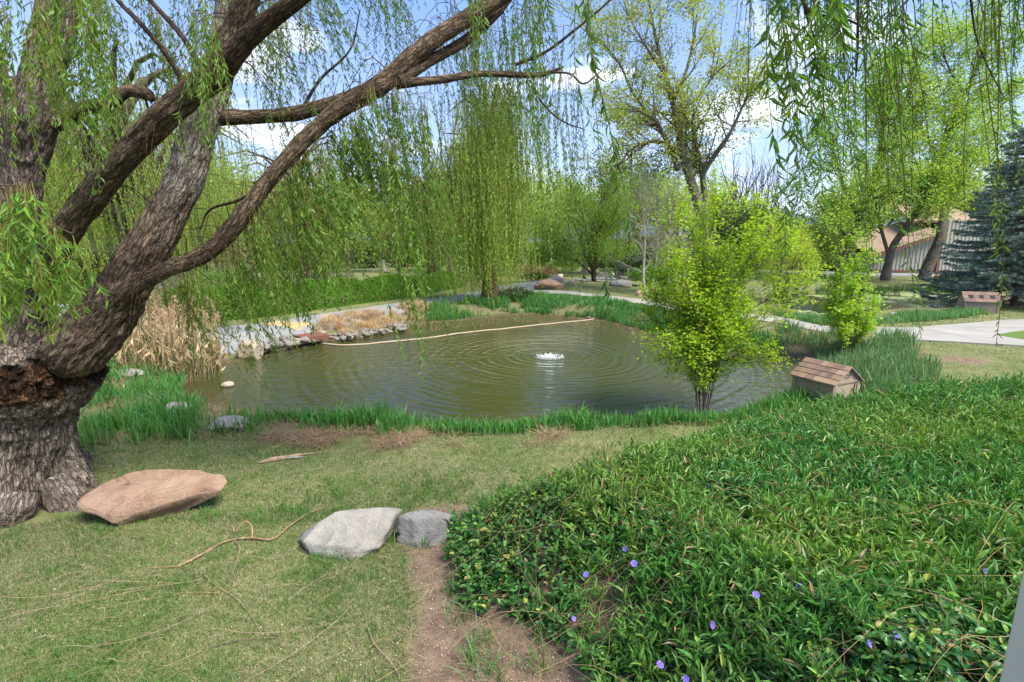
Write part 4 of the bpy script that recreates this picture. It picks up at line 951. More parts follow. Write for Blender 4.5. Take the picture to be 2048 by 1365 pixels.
def inview(x, y, pad=60):
    d = np.stack([x, y, gz(x, y)], -1)-EYE; z_ = d[..., 1]*CP-d[..., 2]*SP; u = 1024+FPX*d[..., 0]/np.maximum(z_, .05)
    v = 682.5-FPX*(d[..., 1]*SP+d[..., 2]*CP)/np.maximum(z_, .05)
    return (z_ > .2) & (u > -pad*2) & (u < 2048+pad*2) & (v < 1365+pad*3)
def pp(L_, z=-.1): return np.array([at_z(np.array(float(u)), np.array(float(v)), z)[:2] for u, v in L_])
def irises(name, label, polys, H, col=(.095, .25, .06), per=14, wd=.022):
    a = Acc()
    for poly, ncl, dens in polys:
        C0 = scat(poly, ncl, dens); k = rng.integers(per//2, per*3//2, len(C0)); idx = np.repeat(np.arange(len(C0)), k)
        x = C0[idx, 0]+rng.normal(0, .07, len(idx)); y = C0[idx, 1]+rng.normal(0, .05, len(idx))
        kk = sdist(x, y, POND1) < .12; x, y, idx = x[kk], y[kk], idx[kk]
        h = (rng.uniform(H[0], H[1], len(C0))*(1+.35*fbm2(C0[:, 0], C0[:, 1], 1.1, 3, 99)))[idx]*rng.uniform(.5, 1.12, len(idx)); ct = colvar((1, 1, 1), len(C0), .14, .1)
        z = np.maximum(gz(x, y), WZ-.03)-.02
        lean = np.abs(rng.normal(.0, .26, len(idx)))+(rng.uniform(size=len(idx)) < .07)*.5
        blades(a, np.stack([x, y, z], -1), h, wd*rng.uniform(.6, 1.1, len(idx)), lean, np.clip(colvar(col, len(idx), .25, .12)*ct[idx], 0, 1), 5)
    return tag(build(name, a, M['blade']), label, kind='stuff')
n1 = lambda s, sc=1.0, lo=.35: (lambda x, y: np.clip(lo+1.3*fbm2(x, y, sc, 3, s), 0, 1))
NB = pp([(640, 880), (780, 868), (900, 880), (1100, 874), (1250, 866), (1390, 850), (1480, 836), (1600, 800), (1660, 790), (1640, 850), (1400, 868), (1260, 868), (1130, 868), (1040, 884), (890, 884), (780, 884), (640, 886)], -.2)
irises('iris_bed', 'dense green iris blades along the near pond bank', [(NB, 560, n1(1, 1.6, .5)), (pp([(880, 858), (1060, 862), (1060, 878), (890, 880)], -.15), 150, None), (pp([(1150, 842), (1420, 836), (1425, 856), (1160, 858)], -.15), 230, None),
                                    (pp([(560, 850), (880, 858), (880, 872), (560, 862)], -.15), 170, n1(4, 1.5, .8)), (pp([(1000, 862), (1180, 858), (1180, 874), (1000, 878)], -.15), 130, None)], (.17, .39), col=(.10, .265, .06))
irises('iris_bed', 'patchy irises and litter between the pond corner and the willow', [(IRL, 330, n1(2, 1.3, .1)), (pp([(160, 850), (400, 850), (400, 890), (160, 900)], -.05), 60, None), (pp([(330, 760), (370, 735), (390, 745), (350, 790)], -.2), 34, None), (pp([(150, 790), (330, 750), (330, 790), (150, 850)], -.05), 60, None)], (.22, .42), per=12, col=(.10, .26, .06))
FBp = pp([(790, 656), (836, 638), (870, 622), (985, 608), (1080, 603), (1200, 612), (1300, 630), (1400, 655), (1560, 690), (1560, 716), (1400, 705), (1290, 675), (1200, 650), (1060, 638), (900, 650), (840, 660)], -.2)
irises('iris_bed', 'green iris band along the far pond bank below the footpath', [(FBp, 2900, n1(3, .8, .95))], (.26, .42), per=12, wd=.028)
irises('iris_bed', 'grey-green irises around the duck house and shrub', [(IRR, 430, n1(5, .9, .5)), (pp([(1730, 690), (1790, 672), (1826, 690), (1790, 705)], 0), 55, None), (pp([(1490, 700), (1560, 700), (1620, 705), (1620, 715)], -.2), 60, None), (pp([(1690, 735), (1800, 720), (1870, 745), (1870, 775), (1740, 790)], 0), 200, None)], (.26, .48), (.15, .27, .115), per=11, wd=.024)
P2b = pp([(1545, 634), (1640, 641), (1700, 643), (1800, 634), (1960, 622), (1972, 632), (1900, 642), (1790, 652), (1720, 656), (1640, 652), (1560, 638)], -.05)
irises('iris_bed', 'soft green iris band between the lily pond and the concrete path', [(P2b, 950, n1(6, .6, .95))], (.18, .34), (.15, .31, .11), per=12, wd=.028)
irises('iris_bed', 'irises on the far bank of the lily pond', [(pp([(1540, 592), (1640, 582), (1800, 579), (1935, 578), (1960, 585), (1800, 587), (1640, 590), (1560, 600)], .0), 420, n1(7, .5, .5))], (.3, .45), (.07, .15, .05), per=10, wd=.04)
# dry litter strands on the banks
a = Acc(); pts = np.vstack([scat(IRL, 6500), scat(NB, 5000), scat(FBp, 5000), scat(IRR, 7500), scat(P2b, 1800), scat(pp([(500, 876), (700, 866), (1060, 868), (1320, 858), (1340, 874), (1060, 894), (880, 900), (640, 898)], 0), 3000, lambda x, y: np.clip(-.2+2.2*fbm2(x, y, 1.9, 3, 66), 0, 1))])
z = np.maximum(gz(pts[:, 0], pts[:, 1]), WZ); n = len(pts)
blades(a, np.column_stack([pts, z]), rng.uniform(.05, .20, n), .006, rng.uniform(.9, 3.0, n), colvar((.33, .235, .14), n, .35, .08), 4)
tag(build('dry_litter', a, M['dry']), 'dead straw-coloured leaves matted on the pond banks', kind='stuff')
# dry tufts of grass beside the road
a = Acc(); TB = pp([(628, 668), (640, 645), (700, 636), (760, 632), (835, 612), (860, 618), (835, 640), (760, 655), (700, 664)], -.1)
c0 = scat(TB, 120); idx = np.repeat(np.arange(len(c0)), 110); n = len(idx); x = c0[idx, 0]+rng.normal(0, .07, n); y = c0[idx, 1]+rng.normal(0, .07, n)
tint = colvar((.50, .37, .215), len(c0), .25, .08)[idx]
blades(a, np.stack([x, y, gz(x, y)], -1), rng.uniform(.12, .38, n), .011, rng.uniform(.3, 1.3, n), np.clip(tint*colvar((1, 1, 1), n, .2, .02), 0, 1), 4)
tag(build('dry_grass', a, M['dry']), 'tan tufts of dry grass between the road and the pond', kind='stuff')
# tan reeds
a = Acc(); RB = pp([(228, 748), (262, 712), (340, 708), (436, 712), (446, 728), (420, 742), (330, 748)], -.15)
c0 = scat(RB, 380); n = len(c0); h = rng.uniform(.6, 1.5, n)*np.where(rng.uniform(size=n) < .15, 1.15, 1); z = np.maximum(gz(c0[:, 0], c0[:, 1]), WZ)-.03
az = rng.uniform(0, 6.28, n); ln = np.abs(rng.normal(0, .13, n)); t = np.linspace(0, 1, 7)
P = np.stack([c0[:, 0, None]+np.cos(az)[:, None]*ln[:, None]*h[:, None]*t**1.5, c0[:, 1, None]+np.sin(az)[:, None]*ln[:, None]*h[:, None]*t**1.5, z[:, None]+h[:, None]*t], -1)
tubes(a, P, np.linspace(.0065, .003, 7)[None], 3, colvar((.62, .48, .28), n, .2, .05))
b1 = rng.integers(0, n, 1300); f_ = rng.uniform(.15, .9, 1300); i_ = (f_*6).astype(int)
leaves(a, P[b1, i_], rng.normal(size=(1300, 3))*np.array([.5, .5, .3])+[0, 0, .8], rng.uniform(.15, .35, 1300), .014, colvar((.6, .46, .27), 1300, .2, .05))
pl = np.where((h > 1.36))[0]; idx = np.repeat(pl, 90); m_ = len(idx); t_ = rng.uniform(0, 1, m_)
leaves(a, P[idx, 6]+np.stack([rng.normal(0, .022, m_), rng.normal(0, .022, m_), (t_-.75)*.28], -1), rng.normal(size=(m_, 3))*.4+[.25, 0, .6], .05, .010, colvar((.62, .46, .29), m_, .2, .05))
g_ = scat(RB, 420); n = len(g_); blades(a, np.column_stack([g_, gz(g_[:, 0], g_[:, 1])]), rng.uniform(.5, 1.2, n), .018, rng.uniform(.05, .3, n), colvar((.10, .17, .05), n, .3, .1), 5)
g_ = scat(RB, 1900); n = len(g_); blades(a, np.column_stack([g_, gz(g_[:, 0], g_[:, 1])]), rng.uniform(.1, .4, n), .010, rng.uniform(.3, 1.6, n), colvar((.48, .36, .21), n, .3, .06), 4)
tag(build('reed_bed', a, M['dry']), 'tall tan dead reeds with feathery plumes at the left pond corner', kind='stuff')

# turf
def turf(n, y0, y1, hgt, wd, spread):
    y = y0+(y1-y0)*rng.uniform(0, 1, n)**1.3; x = rng.uniform(-1, 1, n)*(y*1.12+2.6)
    d1_ = sdist(x, y, POND1); ok = inview(x, y, 700) & (d1_ < -.75) & (sdist(x, y, MOUND) < .25) & (sdist(x, y, IRL) < .06) & (sdist(x, y, IRR) < .05)
    for b in PAVED: ok &= sdist(x, y, b) < -.04
    ok &= sdist(x, y, POND2) < -.7
    dd = sdist(x, y, dpx)+.10*fbm2(x, y, 2.5, 3, 12); ok &= (dd < -.02) | (rng.uniform(size=n) < .03)
    for b_, (rx, ry) in zip(bare, ((.62, .45), (.6, .4))): ok &= np.hypot((x-b_[0])/rx, (y-b_[1])/ry)+.3*fbm2(x, y, 2.2, 3, 14) > 1.1
    x, y = x[ok], y[ok]; k = len(x); p = .66+.9*fbm2(x, y, .7, 3, 51)+.35*fbm2(x, y, 3.5, 2, 52)
    pr = rng.uniform(size=k) < np.clip(p, .10, .85)*.62
    tf_ = (vn(np.stack([x*9, y*9, x*0], -1), 57) > .35) & ~pr; c = np.where(pr[:, None], colvar((.37, .325, .19), k, .3, .06), colvar((.105, .185, .045), k, .4, .15)); c = np.where(tf_[:, None], c*[.8, 1.05, .8], c)
    hh = hgt*rng.uniform(.45, 1.25, k)*np.where(pr, .7, 1.0)*(1+.5*(fbm2(x, y, 2, 2, 53) > .35))*(1+.6*tf_)
    s_ = np.stack([x, y, gz(x, y)-.004], -1); return s_, hh, c
a = Acc()
for (n, y0, y1, hg, wd) in ((400000, 1.2, 4.6, .046, .0038), (180000, 4.4, 8.8, .044, .0060), (60000, 8, 17, .04, .012), (40000, 16, 40, .045, .028)):
    B, hh, c = turf(n, y0, y1, hg, wd, 0); blades(a, B, hh, wd, rng.uniform(.1, 1.2, len(B)), c, 3)
tag(build('grass', a, M['blade']), 'short mixed green and straw coloured lawn grass', kind='stuff')
# fallen catkin bits and petals on lawn and dirt
a = Acc(); n = 6000; y = rng.uniform(2.1, 8, n); x = rng.uniform(-1, 1, n)*(y*1.1); k = inview(x, y) & (sdist(x, y, MOUND) < .3) & (sdist(x, y, POND1) < -.6) & (fbm2(x, y, .9, 3, 61)+.8*rng.uniform(size=n) > .25); x, y = x[k], y[k]; n = len(x)
leaves(a, np.stack([x, y, gz(x, y)+rng.uniform(.012, .035, n)], -1), rng.normal(size=(n, 3))*[1, 1, .2], rng.uniform(.006, .016, n), rng.uniform(.004, .010, n), colvar((.55, .50, .36), n, .25, .06), LF4, up=np.array([0, 0, 3.]))
pd = scat(dpx, 5000); n = len(pd); leaves(a, np.column_stack([pd, gz(pd[:, 0], pd[:, 1])+.006]), rng.normal(size=(n, 3))*[1, 1, .2], rng.uniform(.004, .016, n), rng.uniform(.003, .012, n), np.where(rng.uniform(size=(n, 1)) < .35, colvar((.50, .43, .33), n, .2), colvar((.20, .14, .09), n, .35)), LF4, up=np.array([0, 0, 3.]))
tag(build('leaf_litter', a, M['dry']), 'tiny pale fallen catkins and petals on the lawn', kind='stuff')

# ------------------------------------------------------------------ ground cover on the bank
root = thing('periwinkle_bank', 'glossy green ground cover with violet flowers filling the near bank', 'ground cover', [2.5, 4.0, float(gz(2.5, 4.0))])
al, as_ = Acc(), Acc()
def plants(xy, kind):
    n = len(xy); z = gz(xy[:, 0], xy[:, 1])
    if kind == 0:     # periwinkle: opposite oval leaves up short stems
        h = rng.uniform(.07, .24, n); k = 8
    else:             # lance leaves
        h = rng.uniform(.08, .24, n)*(1+.3*fbm2(xy[:, 0], xy[:, 1], 1.8, 3, 77)); k = 11
    az = rng.uniform(0, 6.28, n); lean = rng.uniform(.1, .7, n); t = np.linspace(0, 1, 5)
    P = np.stack([xy[:, 0, None]+np.cos(az)[:, None]*(lean*h)[:, None]*t**1.5, xy[:, 1, None]+np.sin(az)[:, None]*(lean*h)[:, None]*t**1.5, z[:, None]+h[:, None]*t-.01], -1)
    tubes(as_, P, .0013, 3, colvar((.10, .15, .04), n, .2))
    idx = np.repeat(np.arange(n), k); q = np.tile(np.arange(k), n); tt = (q//2*2+2.)/(k+1); f = np.clip(tt*4, 0, 3.999); i = f.astype(int); w_ = (f-i)[:, None]
    X = P[idx, i]*(1-w_)+P[idx, i+1]*w_
    a0 = az[idx]+(q//2)*1.57+(q % 2)*math.pi+rng.normal(0, .3, len(idx))
    el = (rng.uniform(.1, .8, len(idx)) if kind == 0 else rng.uniform(.5, 1.35, len(idx)))*np.where(tt > .8, 1.1, .8)
    D = np.stack([np.cos(a0)*np.cos(el), np.sin(a0)*np.cos(el), np.sin(el)], -1)
    d_ = np.hypot(X[:, 0], X[:, 1])
    if kind == 0:
        L_ = rng.uniform(.036, .070, len(idx))*(1-.3*(tt > .85)); 
        young = (tt > .8) & (rng.uniform(size=len(idx)) < .5)
        c = np.where(young[:, None], colvar((.13, .29, .035), len(idx), .2), colvar((.045, .15, .028), len(idx), .35))
        dead = rng.uniform(size=len(idx)); yl = vn(X*1.3, 78)[:, None]; c = c*(1+np.clip(yl, -.3, .5)*[.9, .25, 0]); c = np.where((dead < .035)[:, None], colvar((.36, .24, .12), len(idx), .3), np.where((dead < .09)[:, None], colvar((.30, .36, .06), len(idx), .2), c)); L_ = L_*rng.choice([.6, .85, 1, 1.15], len(idx))
        leaves(al, X, D, L_, L_*.56, np.clip(c, 0, 1), LFO, up=np.array([0, 0, 1.]), roll=.35)
    else:
        L_ = rng.uniform(.060, .112, len(idx)); sel = rng.uniform(size=len(idx)) < .5
        c = np.where(sel[:, None], colvar((.085, .23, .035), len(idx), .25), colvar((.14, .29, .055), len(idx), .2))
        dead = rng.uniform(size=len(idx)); yl = vn(X*1.1, 79)[:, None]; c = c*(1+np.clip(yl, -.4, .5)*[.7, .2, 0]); c = np.where((dead < .02)[:, None], colvar((.40, .30, .16), len(idx), .3), np.where((dead < .08)[:, None], colvar((.26, .38, .09), len(idx), .2), c)); L_ = L_*rng.choice([.5, .8, 1, 1.1], len(idx))
        leaves(al, X, D, L_, L_*rng.uniform(.12, .24, len(idx)), np.clip(c, 0, 1), LFW, up=np.array([0, 0, 1.]), roll=.5)
def pin(n, y0, y1): 
    P = scat(np.array([(-.8, y0), (y1*1.25+.5, y0), (y1*1.25+.5, y1), (-.8, y1)]), n); m_ = sdist(P[:, 0], P[:, 1], MOUND)+.14*fbm2(P[:, 0], P[:, 1], 2.5, 2, 71)
    ok = (m_ > .06) & inview(P[:, 0], P[:, 1], 100); P = P[ok]; m_ = m_[ok]
    s = fbm2(P[:, 0], P[:, 1], .8, 3, 72)*.9+(P[:, 1]-3.0)*.55+(P[:, 0]-.8)*.18
    s = np.where((P[:, 0] < .4) & (P[:, 1] < 4.2), s*.5-.3, s)
    bald = fbm2(P[:, 0], P[:, 1], 1.6, 3, 73)
    keep = (rng.uniform(size=len(P)) > np.clip((bald-.42)*3, 0, .7)) & (rng.uniform(size=len(P)) < np.clip(m_/.18, .15, 1))
    return P[keep], s[keep]
for n, y0, y1 in ((7000, .7, 2.6), (9500, 2.4, 4.4), (11500, 4.2, 8.0)):
    P, s = pin(n, y0, y1); kind = (s+rng.normal(0, .25, len(P))) > 0
    plants(P[~kind], 0); plants(P[kind], 1)
# grassy tufts at the foot and along the dirt
tf = [G(u, v)[:2] for u, v in ((1290, 1270), (1240, 1300), (1330, 1320), (1190, 1310), (930, 1120), (950, 1080), (905, 1180), (915, 1240), (960, 1290), (940, 1330), (1075, 1340), (985, 1350), (960, 1010), (1010, 985), (925, 1050), (1090, 1290), (770, 1085), (850, 1095), (1390, 1350), (1300, 1350))]
for (bu, bv, bw) in ((692, 1112, 95), (850, 1092, 60), (300, 1040, 120), (450, 866, 36)):
    for q in range(26):
        g_ = G(bu+rng.uniform(-1, 1)*bw, bv+rng.uniform(-6, 4)); n = 14; blades(al, np.column_stack([g_[0]+rng.normal(0, .02, n), g_[1]+rng.normal(0, .02, n), np.full(n, g_[2])]), rng.uniform(.03, .09, n), .005, rng.uniform(.3, 1.1, n), colvar((.13, .24, .05), n, .3), 4) if False else None
for c in tf:
    n = 38; blades(al, np.column_stack([c[0]+rng.normal(0, .05, n), c[1]+rng.normal(0, .05, n), np.full(n, float(gz(*c)))]), rng.uniform(.06, .2, n)*(1 if c[1] < 3.2 else .9), .008, rng.uniform(.3, 1.1, n), colvar((.09, .21, .05), n, .2), 5)
build('foliage', al, M['gloss'], root); build('stems', as_, M['dry'], root)
# flowers
fm = flat('violet_petals', (.19, .13, .52), .6, .2, .15, 60, .05)
def flowermesh():
    a = Acc()
    for q in range(5):
        an = q*2*math.pi/5; d = np.array([math.cos(an), math.sin(an), 0]); s = np.array([-d[1], d[0], 0]); up = np.array([0, 0, 1.])
        V = [up*.0, d*.007-s*.003+up*.001, d*.007+s*.003+up*.001, d*.020-s*.008+up*.004, d*.019+s*.011+up*.004, d*.013+up*.005+s*.012]
        a.add(V, [[0, 1, 2], [2, 4, 5]], [[1, 3, 4, 2]], (1, 1, 1))
    tube(a, [[0, 0, -.02], [0, 0, -.008], [0, 0, .001]], [.0015, .002, .004], 6); return a
fl0 = None
FL = [(1365, 1058), (1268, 1128), (1250, 1098), (1415, 1072), (1285, 993), (1368, 942), (1440, 947), (1420, 978), (1512, 1190), (1600, 1174), (1772, 1150), (1972, 1148), (1738, 1288), (1795, 1272), (1320, 1330), (1372, 1358), (1165, 990), (1315, 914), (1312, 868), (1418, 826), (1452, 826), (1190, 912), (1250, 990), (2008, 898), (1480, 830), (1172, 1150), (1500, 870), (1147, 1238), (1424, 1250)]
for (u, v) in FL:
    g_ = G(u, v)
    if sdist(g_[0], g_[1], MOUND) < .25: continue
    ry = ray(float(u), float(v)); t = (g_[1])/ry[1]; p = EYE+ry*(t-.26/np.linalg.norm(ry)*1.0)
    p[2] = max(p[2], float(gz(p[0], p[1]))+.10)
    if fl0 is None:
        fl0 = build('flower', flowermesh(), fm, None); o = fl0
    else: o = fl0.copy(); S.collection.objects.link(o)
    o.parent = root; o.location = [float(q) for q in (p-np.array(list(root['o'])))]; o.rotation_euler = (R(rng.uniform(20, 75)), rng.uniform(-.4, .4), rng.uniform(-.7, .7)); s_ = rng.uniform(.75, 1.1); o.scale = (s_, s_, s_)
fin(root)
# long dry stems arching over the bank
a = Acc(); P_ = []; Rr = []
for k in range(420):
    g_ = scat(MOUND, 1)[0]
    if k < 230: g_ = np.array([rng.uniform(-.4, 3.2), rng.uniform(1.4, 4.5)])
    if sdist(g_[0], g_[1], MOUND) < -.2 or not inview(g_[0], g_[1]): continue
    an = rng.uniform(0, 6.28); ln = rng.uniform(.25, 1.3); t = np.linspace(-.5, .5, 9); cu = rng.normal(0, .22)*ln
    x = g_[0]+np.cos(an)*t*ln-np.sin(an)*cu*(t*t*4); y = g_[1]+np.sin(an)*t*ln+np.cos(an)*cu*t*t*4
    P_.append(np.stack([x, y, gz(x, y)+rng.uniform(.06, .17)+rng.uniform(.0, .16)*np.cos(t*3.1)+.03*np.sin(t*9)], -1)); Rr.append(rng.uniform(.0010, .0019))
for (u, v) in [(1080, 1230), (1150, 1270), (1010, 1200), (1400, 1180), (1450, 1210), (1230, 1210)]:
    g_ = G(u, v)
    for q in range(16):
        an = rng.normal(.3, .8); ln = rng.uniform(.12, .5); t = np.linspace(-.5, .5, 9); x = g_[0]+rng.normal(0, .12)+np.cos(an)*t*ln; y = g_[1]+rng.normal(0, .12)+np.sin(an)*t*ln
        P_.append(np.stack([x, y, gz(x, y)+rng.uniform(.03, .14)+rng.normal(0, .05)*t], -1)); Rr.append(.0011)
tubes(a, np.array(P_), np.array(Rr)[:, None], 4, colvar((.36, .25, .12), len(P_), .25, .08))
tag(build('dry_stems', a, M['dry']), 'dry tan stems lying over the ground cover', kind='stuff')
# lily pads
a = Acc(); X = scat(POND2, 2300, lambda x, y: np.clip(.05+2.6*fbm2(x, y, .6, 3, 81)+np.clip((x-19)*.10, -.3, .45), 0, 1), .15); n = len(X)
r_ = rng.uniform(.04, .10, n); th = np.linspace(.25, 2*math.pi-.25, 8); a0 = rng.uniform(0, 6.28, n)
V = np.stack([X[:, 0, None]+np.cos(th+a0[:, None])*r_[:, None], X[:, 1, None]+np.sin(th+a0[:, None])*r_[:, None], np.full((n, 8), -.074)+rng.uniform(0, .01, (n, 1))], -1)
V = np.concatenate([np.column_stack([X, np.full(n, -.070)])[:, None], V], 1); off = (np.arange(n)*9)[:, None, None]
a.add(V.reshape(-1, 3), (np.array([[0, q, q+1] for q in range(1, 8)])[None]+off).reshape(-1, 3), None, np.repeat(colvar((.50, .56, .28), n, .2, .06), 9, 0))
tag(build('lily_pads', a, M['blade']), 'pale green lily pads floating on the second pond', kind='stuff')
#@@PART5
# ------------------------------------------------------------------ hedge and bushes
def bush(name, label, cat, u, v, y, w_, h, dpt, col, n, leaf, stems=7, tpl=LF4, lm='leaf', ang=0.0, lw=.6, base=None, sc=2.0, group=None):
    p = at_y(float(u), float(v), float(y)) if base is None else np.array(base, float); b = np.array([p[0], p[1], float(gz(p[0], p[1]))-.03])
    root = thing(name, label, cat, b, group); at_ = Acc(); segs = []
    for k in range(stems):
        an = rng.uniform(0, 6.28); P = [b+np.array([math.cos(an)*.05, math.sin(an)*.05, 0])]
        tip = b+np.array([math.cos(an)*w_*.38*rng.uniform(.3, 1), math.sin(an)*dpt*.38*rng.uniform(.3, 1), h*rng.uniform(.55, .9)])
        P = crs([P[0], (P[0]+tip)/2+np.array([0, 0, -.1*h])+rng.normal(size=3)*.04*h, tip], 6); segs.append(P)
    tubes(at_, np.array(segs), np.linspace(.018, .005, 6)[None]*max(1, h), 5, colvar((.13, .10, .075), stems, .2)); build('stem', at_, M['bark2'], root, smoothf=True)
    D = unit(rng.normal(size=(n, 3))); D[:, 2] = np.abs(D[:, 2])*rng.choice([1, 1, 1, -.5], n)
    r_ = rng.uniform(.35, 1, n)**.45*(1+.22*fbm(D*sc+u*.01, 3, 91)); X = D*r_[:, None]*np.array([w_/2, dpt/2, h*.52])+np.array([0, 0, h*.5])
    X = X*(1+.05*rng.normal(size=(n, 3))); X[:, 2] = np.clip(X[:, 2], .02*h, None)
    k_ = vn(X*(3.0/max(.4, h))*2+u, 92); cc = colvar(col, n, .2)*(1+.22*k_)[:, None]
    sz = leaf*rng.uniform(.6, 1.2, n); al_ = Acc(); leaves(al_, X+b, D*.8+rng.normal(size=(n, 3))*.7, sz, sz*lw, np.clip(cc, 0, 1), tpl, up=D, roll=.8)
    build('foliage', al_, M[lm], root); fin(root); return root
# hedge behind the road: one row, built along the road edge
A_ = crs([at_z(np.array(float(u)), np.array(float(v)), 0.)[:2] for u, v in [(335, 652), (440, 644), (560, 632), (680, 614), (800, 598), (925, 577)]], 200)
sN = np.cumsum(np.r_[0, np.linalg.norm(np.diff(A_, axis=0), axis=1)]); n = 52000; s = rng.uniform(0, sN[-1], n)
cx, cy = np.interp(s, sN, A_[:, 0]), np.interp(s, sN, A_[:, 1]); hgt = 1.05+.16*vn(np.stack([s*.9, s*0, s*0], -1), 93)+.1*vn(np.stack([s*2.9, s*0, s*0], -1), 94)
th = rng.uniform(-.2, math.pi+.1, n); rr = rng.uniform(.5, 1, n)**.4*(1+.12*fbm(np.stack([s*1.5, th*1.2, 0*s], -1), 3, 95))
tn = np.gradient(A_, axis=0); nv = unit(np.stack([-tn[:, 1], tn[:, 0]], -1)); nx_, ny_ = np.interp(s, sN, nv[:, 0]), np.interp(s, sN, nv[:, 1])
off = -np.cos(th)*rr*.62+.62
X = np.stack([cx+nx_*off, cy+ny_*off, gz(cx, cy)+np.clip(np.sin(th)*rr, 0, 2)*hgt*(1-.0*s)], -1); X[:, 2] = np.maximum(X[:, 2], gz(cx, cy)+.02)
root = thing('hedge', 'long low leafy green hedge along the far side of the asphalt road', 'hedge', [A_[60, 0], A_[60, 1], float(gz(A_[60, 0], A_[60, 1]))])
a = Acc(); sz = rng.uniform(.045, .095, n); cc = colvar((.14, .30, .03), n, .25)*(1+.22*vn(X*1.8, 96))[:, None]
leaves(a, X, rng.normal(size=(n, 3))+np.stack([nx_*-np.cos(th), ny_*-np.cos(th), np.sin(th)], -1), sz, sz*.62, np.clip(cc, 0, 1), LF4)
build('foliage', a, M['leaf'], root)
a = Acc(); k = rng.integers(0, 199, 260); b_ = np.stack([A_[k, 0]+nv[k, 0]*.6, A_[k, 1]+nv[k, 1]*.6, gz(A_[k, 0], A_[k, 1])-.05], -1); tp = b_+rng.normal(size=(260, 3))*[.3, .3, .1]+[0, 0, .85]
t = np.linspace(0, 1, 5)[None, :, None]; tubes(a, b_[:, None]*(1-t)+tp[:, None]*t, np.linspace(.02, .006, 5)[None], 4, colvar((.12, .09, .07), 260, .2)); build('stem', a, M['bark2'], root); fin(root)
bush('bush', 'clipped green boxwood bush beside the birch trunks', 'bush', 1298, 572, 31, 2.6, 1.25, 1.6, (.11, .24, .03), 5200, .10)
bush('bush', 'dark glossy evergreen bush beyond the spreading tree', 'bush', 1245, 556, 37, 4.6, 2.3, 2.2, (.03, .075, .025), 5200, .13)
bush('bush', 'light green bush beyond the road by the lamp posts', 'bush', 1126, 556, 41, 3.0, 1.5, 1.6, (.16, .29, .045), 2600, .12)
bush('bush', 'low bright green clump at the road edge beyond the red boulder', 'bush', 1068, 567, 34, 2.2, .5, 1.0, (.12, .24, .03), 1500, .09)
bush('bush', 'rusty brown low bush beyond the road bend', 'bush', 1075, 558, 38, 3.4, 1.1, 1.2, (.20, .12, .07), 2400, .09)
bush('bush', 'dark ivy mound at the foot of the far weeping willow', 'bush', 1030, 598, 23.2, 1.8, .65, 1.0, (.03, .08, .02), 2600, .06)
bush('bush', 'pale lime feathery shrub on the lily pond shore', 'shrub', 1570, 598, 23.5, 2.7, 3.6, 2.2, (.38, .48, .07), 14000, .075, 12, lw=.3)
bush('bush', 'tall dark green shrub mass left of the brick tower', 'shrub', 452, 600, 21, 3.2, 1.6, 2.0, (.11, .24, .04), 5200, .09)
bush('bush', 'dusty low shrub behind the reeds', 'shrub', 330, 640, 15.5, 2.2, 1.1, 1.2, (.17, .28, .06), 3600, .06)
bush('bush', 'bright green shrub beside the notice board', 'shrub', 190, 660, 14.5, 2.6, 1.6, 1.4, (.16, .30, .045), 4200, .07)
bush('bush', 'small dark clump at the foot of the spruce', 'bush', 1905, 560, 33, 2.4, .8, 1.2, (.05, .11, .025), 1500, .09)

# ------------------------------------------------------------------ multi-stemmed bright shrubs near the pond
def maple(label, base, stems, par, y, seedcol, nx=3):
    b = at_y(float(base[0]), float(base[1]), float(y)); b[2] = float(gz(b[0], b[1]))-.05
    root = thing('maple_shrub', label, 'shrub', b); at_, segs, twigs = Acc(), [], []
    for si_, (pts, r) in enumerate(stems):
        P = np.array([at_y(float(u), float(v), y+dy) for u, v, dy in pts])
        if si_ >= 11 and len(pts) > 3: P = P[1:]
        else: P[0] = b+(P[1]-b)*[.28, .28, 0]+rng.normal(size=3)*[.05, .05, 0]
        PR = crs(P, 14); tube(at_, PR, np.linspace(r, .004, 14), 7, colvar((.17, .13, .10), 1, .15)[0])
        for q in range(par['side']):
            t = rng.uniform(.20, 1.0); i = min(int(t*13), 12); T = unit(PR[i+1]-PR[i]); A = rng.uniform(.25, .7)
            grow(PR[i], T*math.cos(A)+perp(T)*math.sin(A), par['sl']*(.85-.05*t)*rng.uniform(.6, 1.2), .006, 0, par, segs, twigs)
    return finish_tree(root, segs, twigs, par, at_, (.16, .11, .08), 'bark2', 'leaf')
mp = dict(levels=2, n=[4], ang=.6, ratio=.55, trop=[.09, .05], wig=.10, leaf_n=17, sigma=.055, flat=1, leaf=.050, lw=.85, tpl=LFM, col=(.33, .50, .03), ldown=-.2, side=17, sl=.60, rmin=.002)
st = []
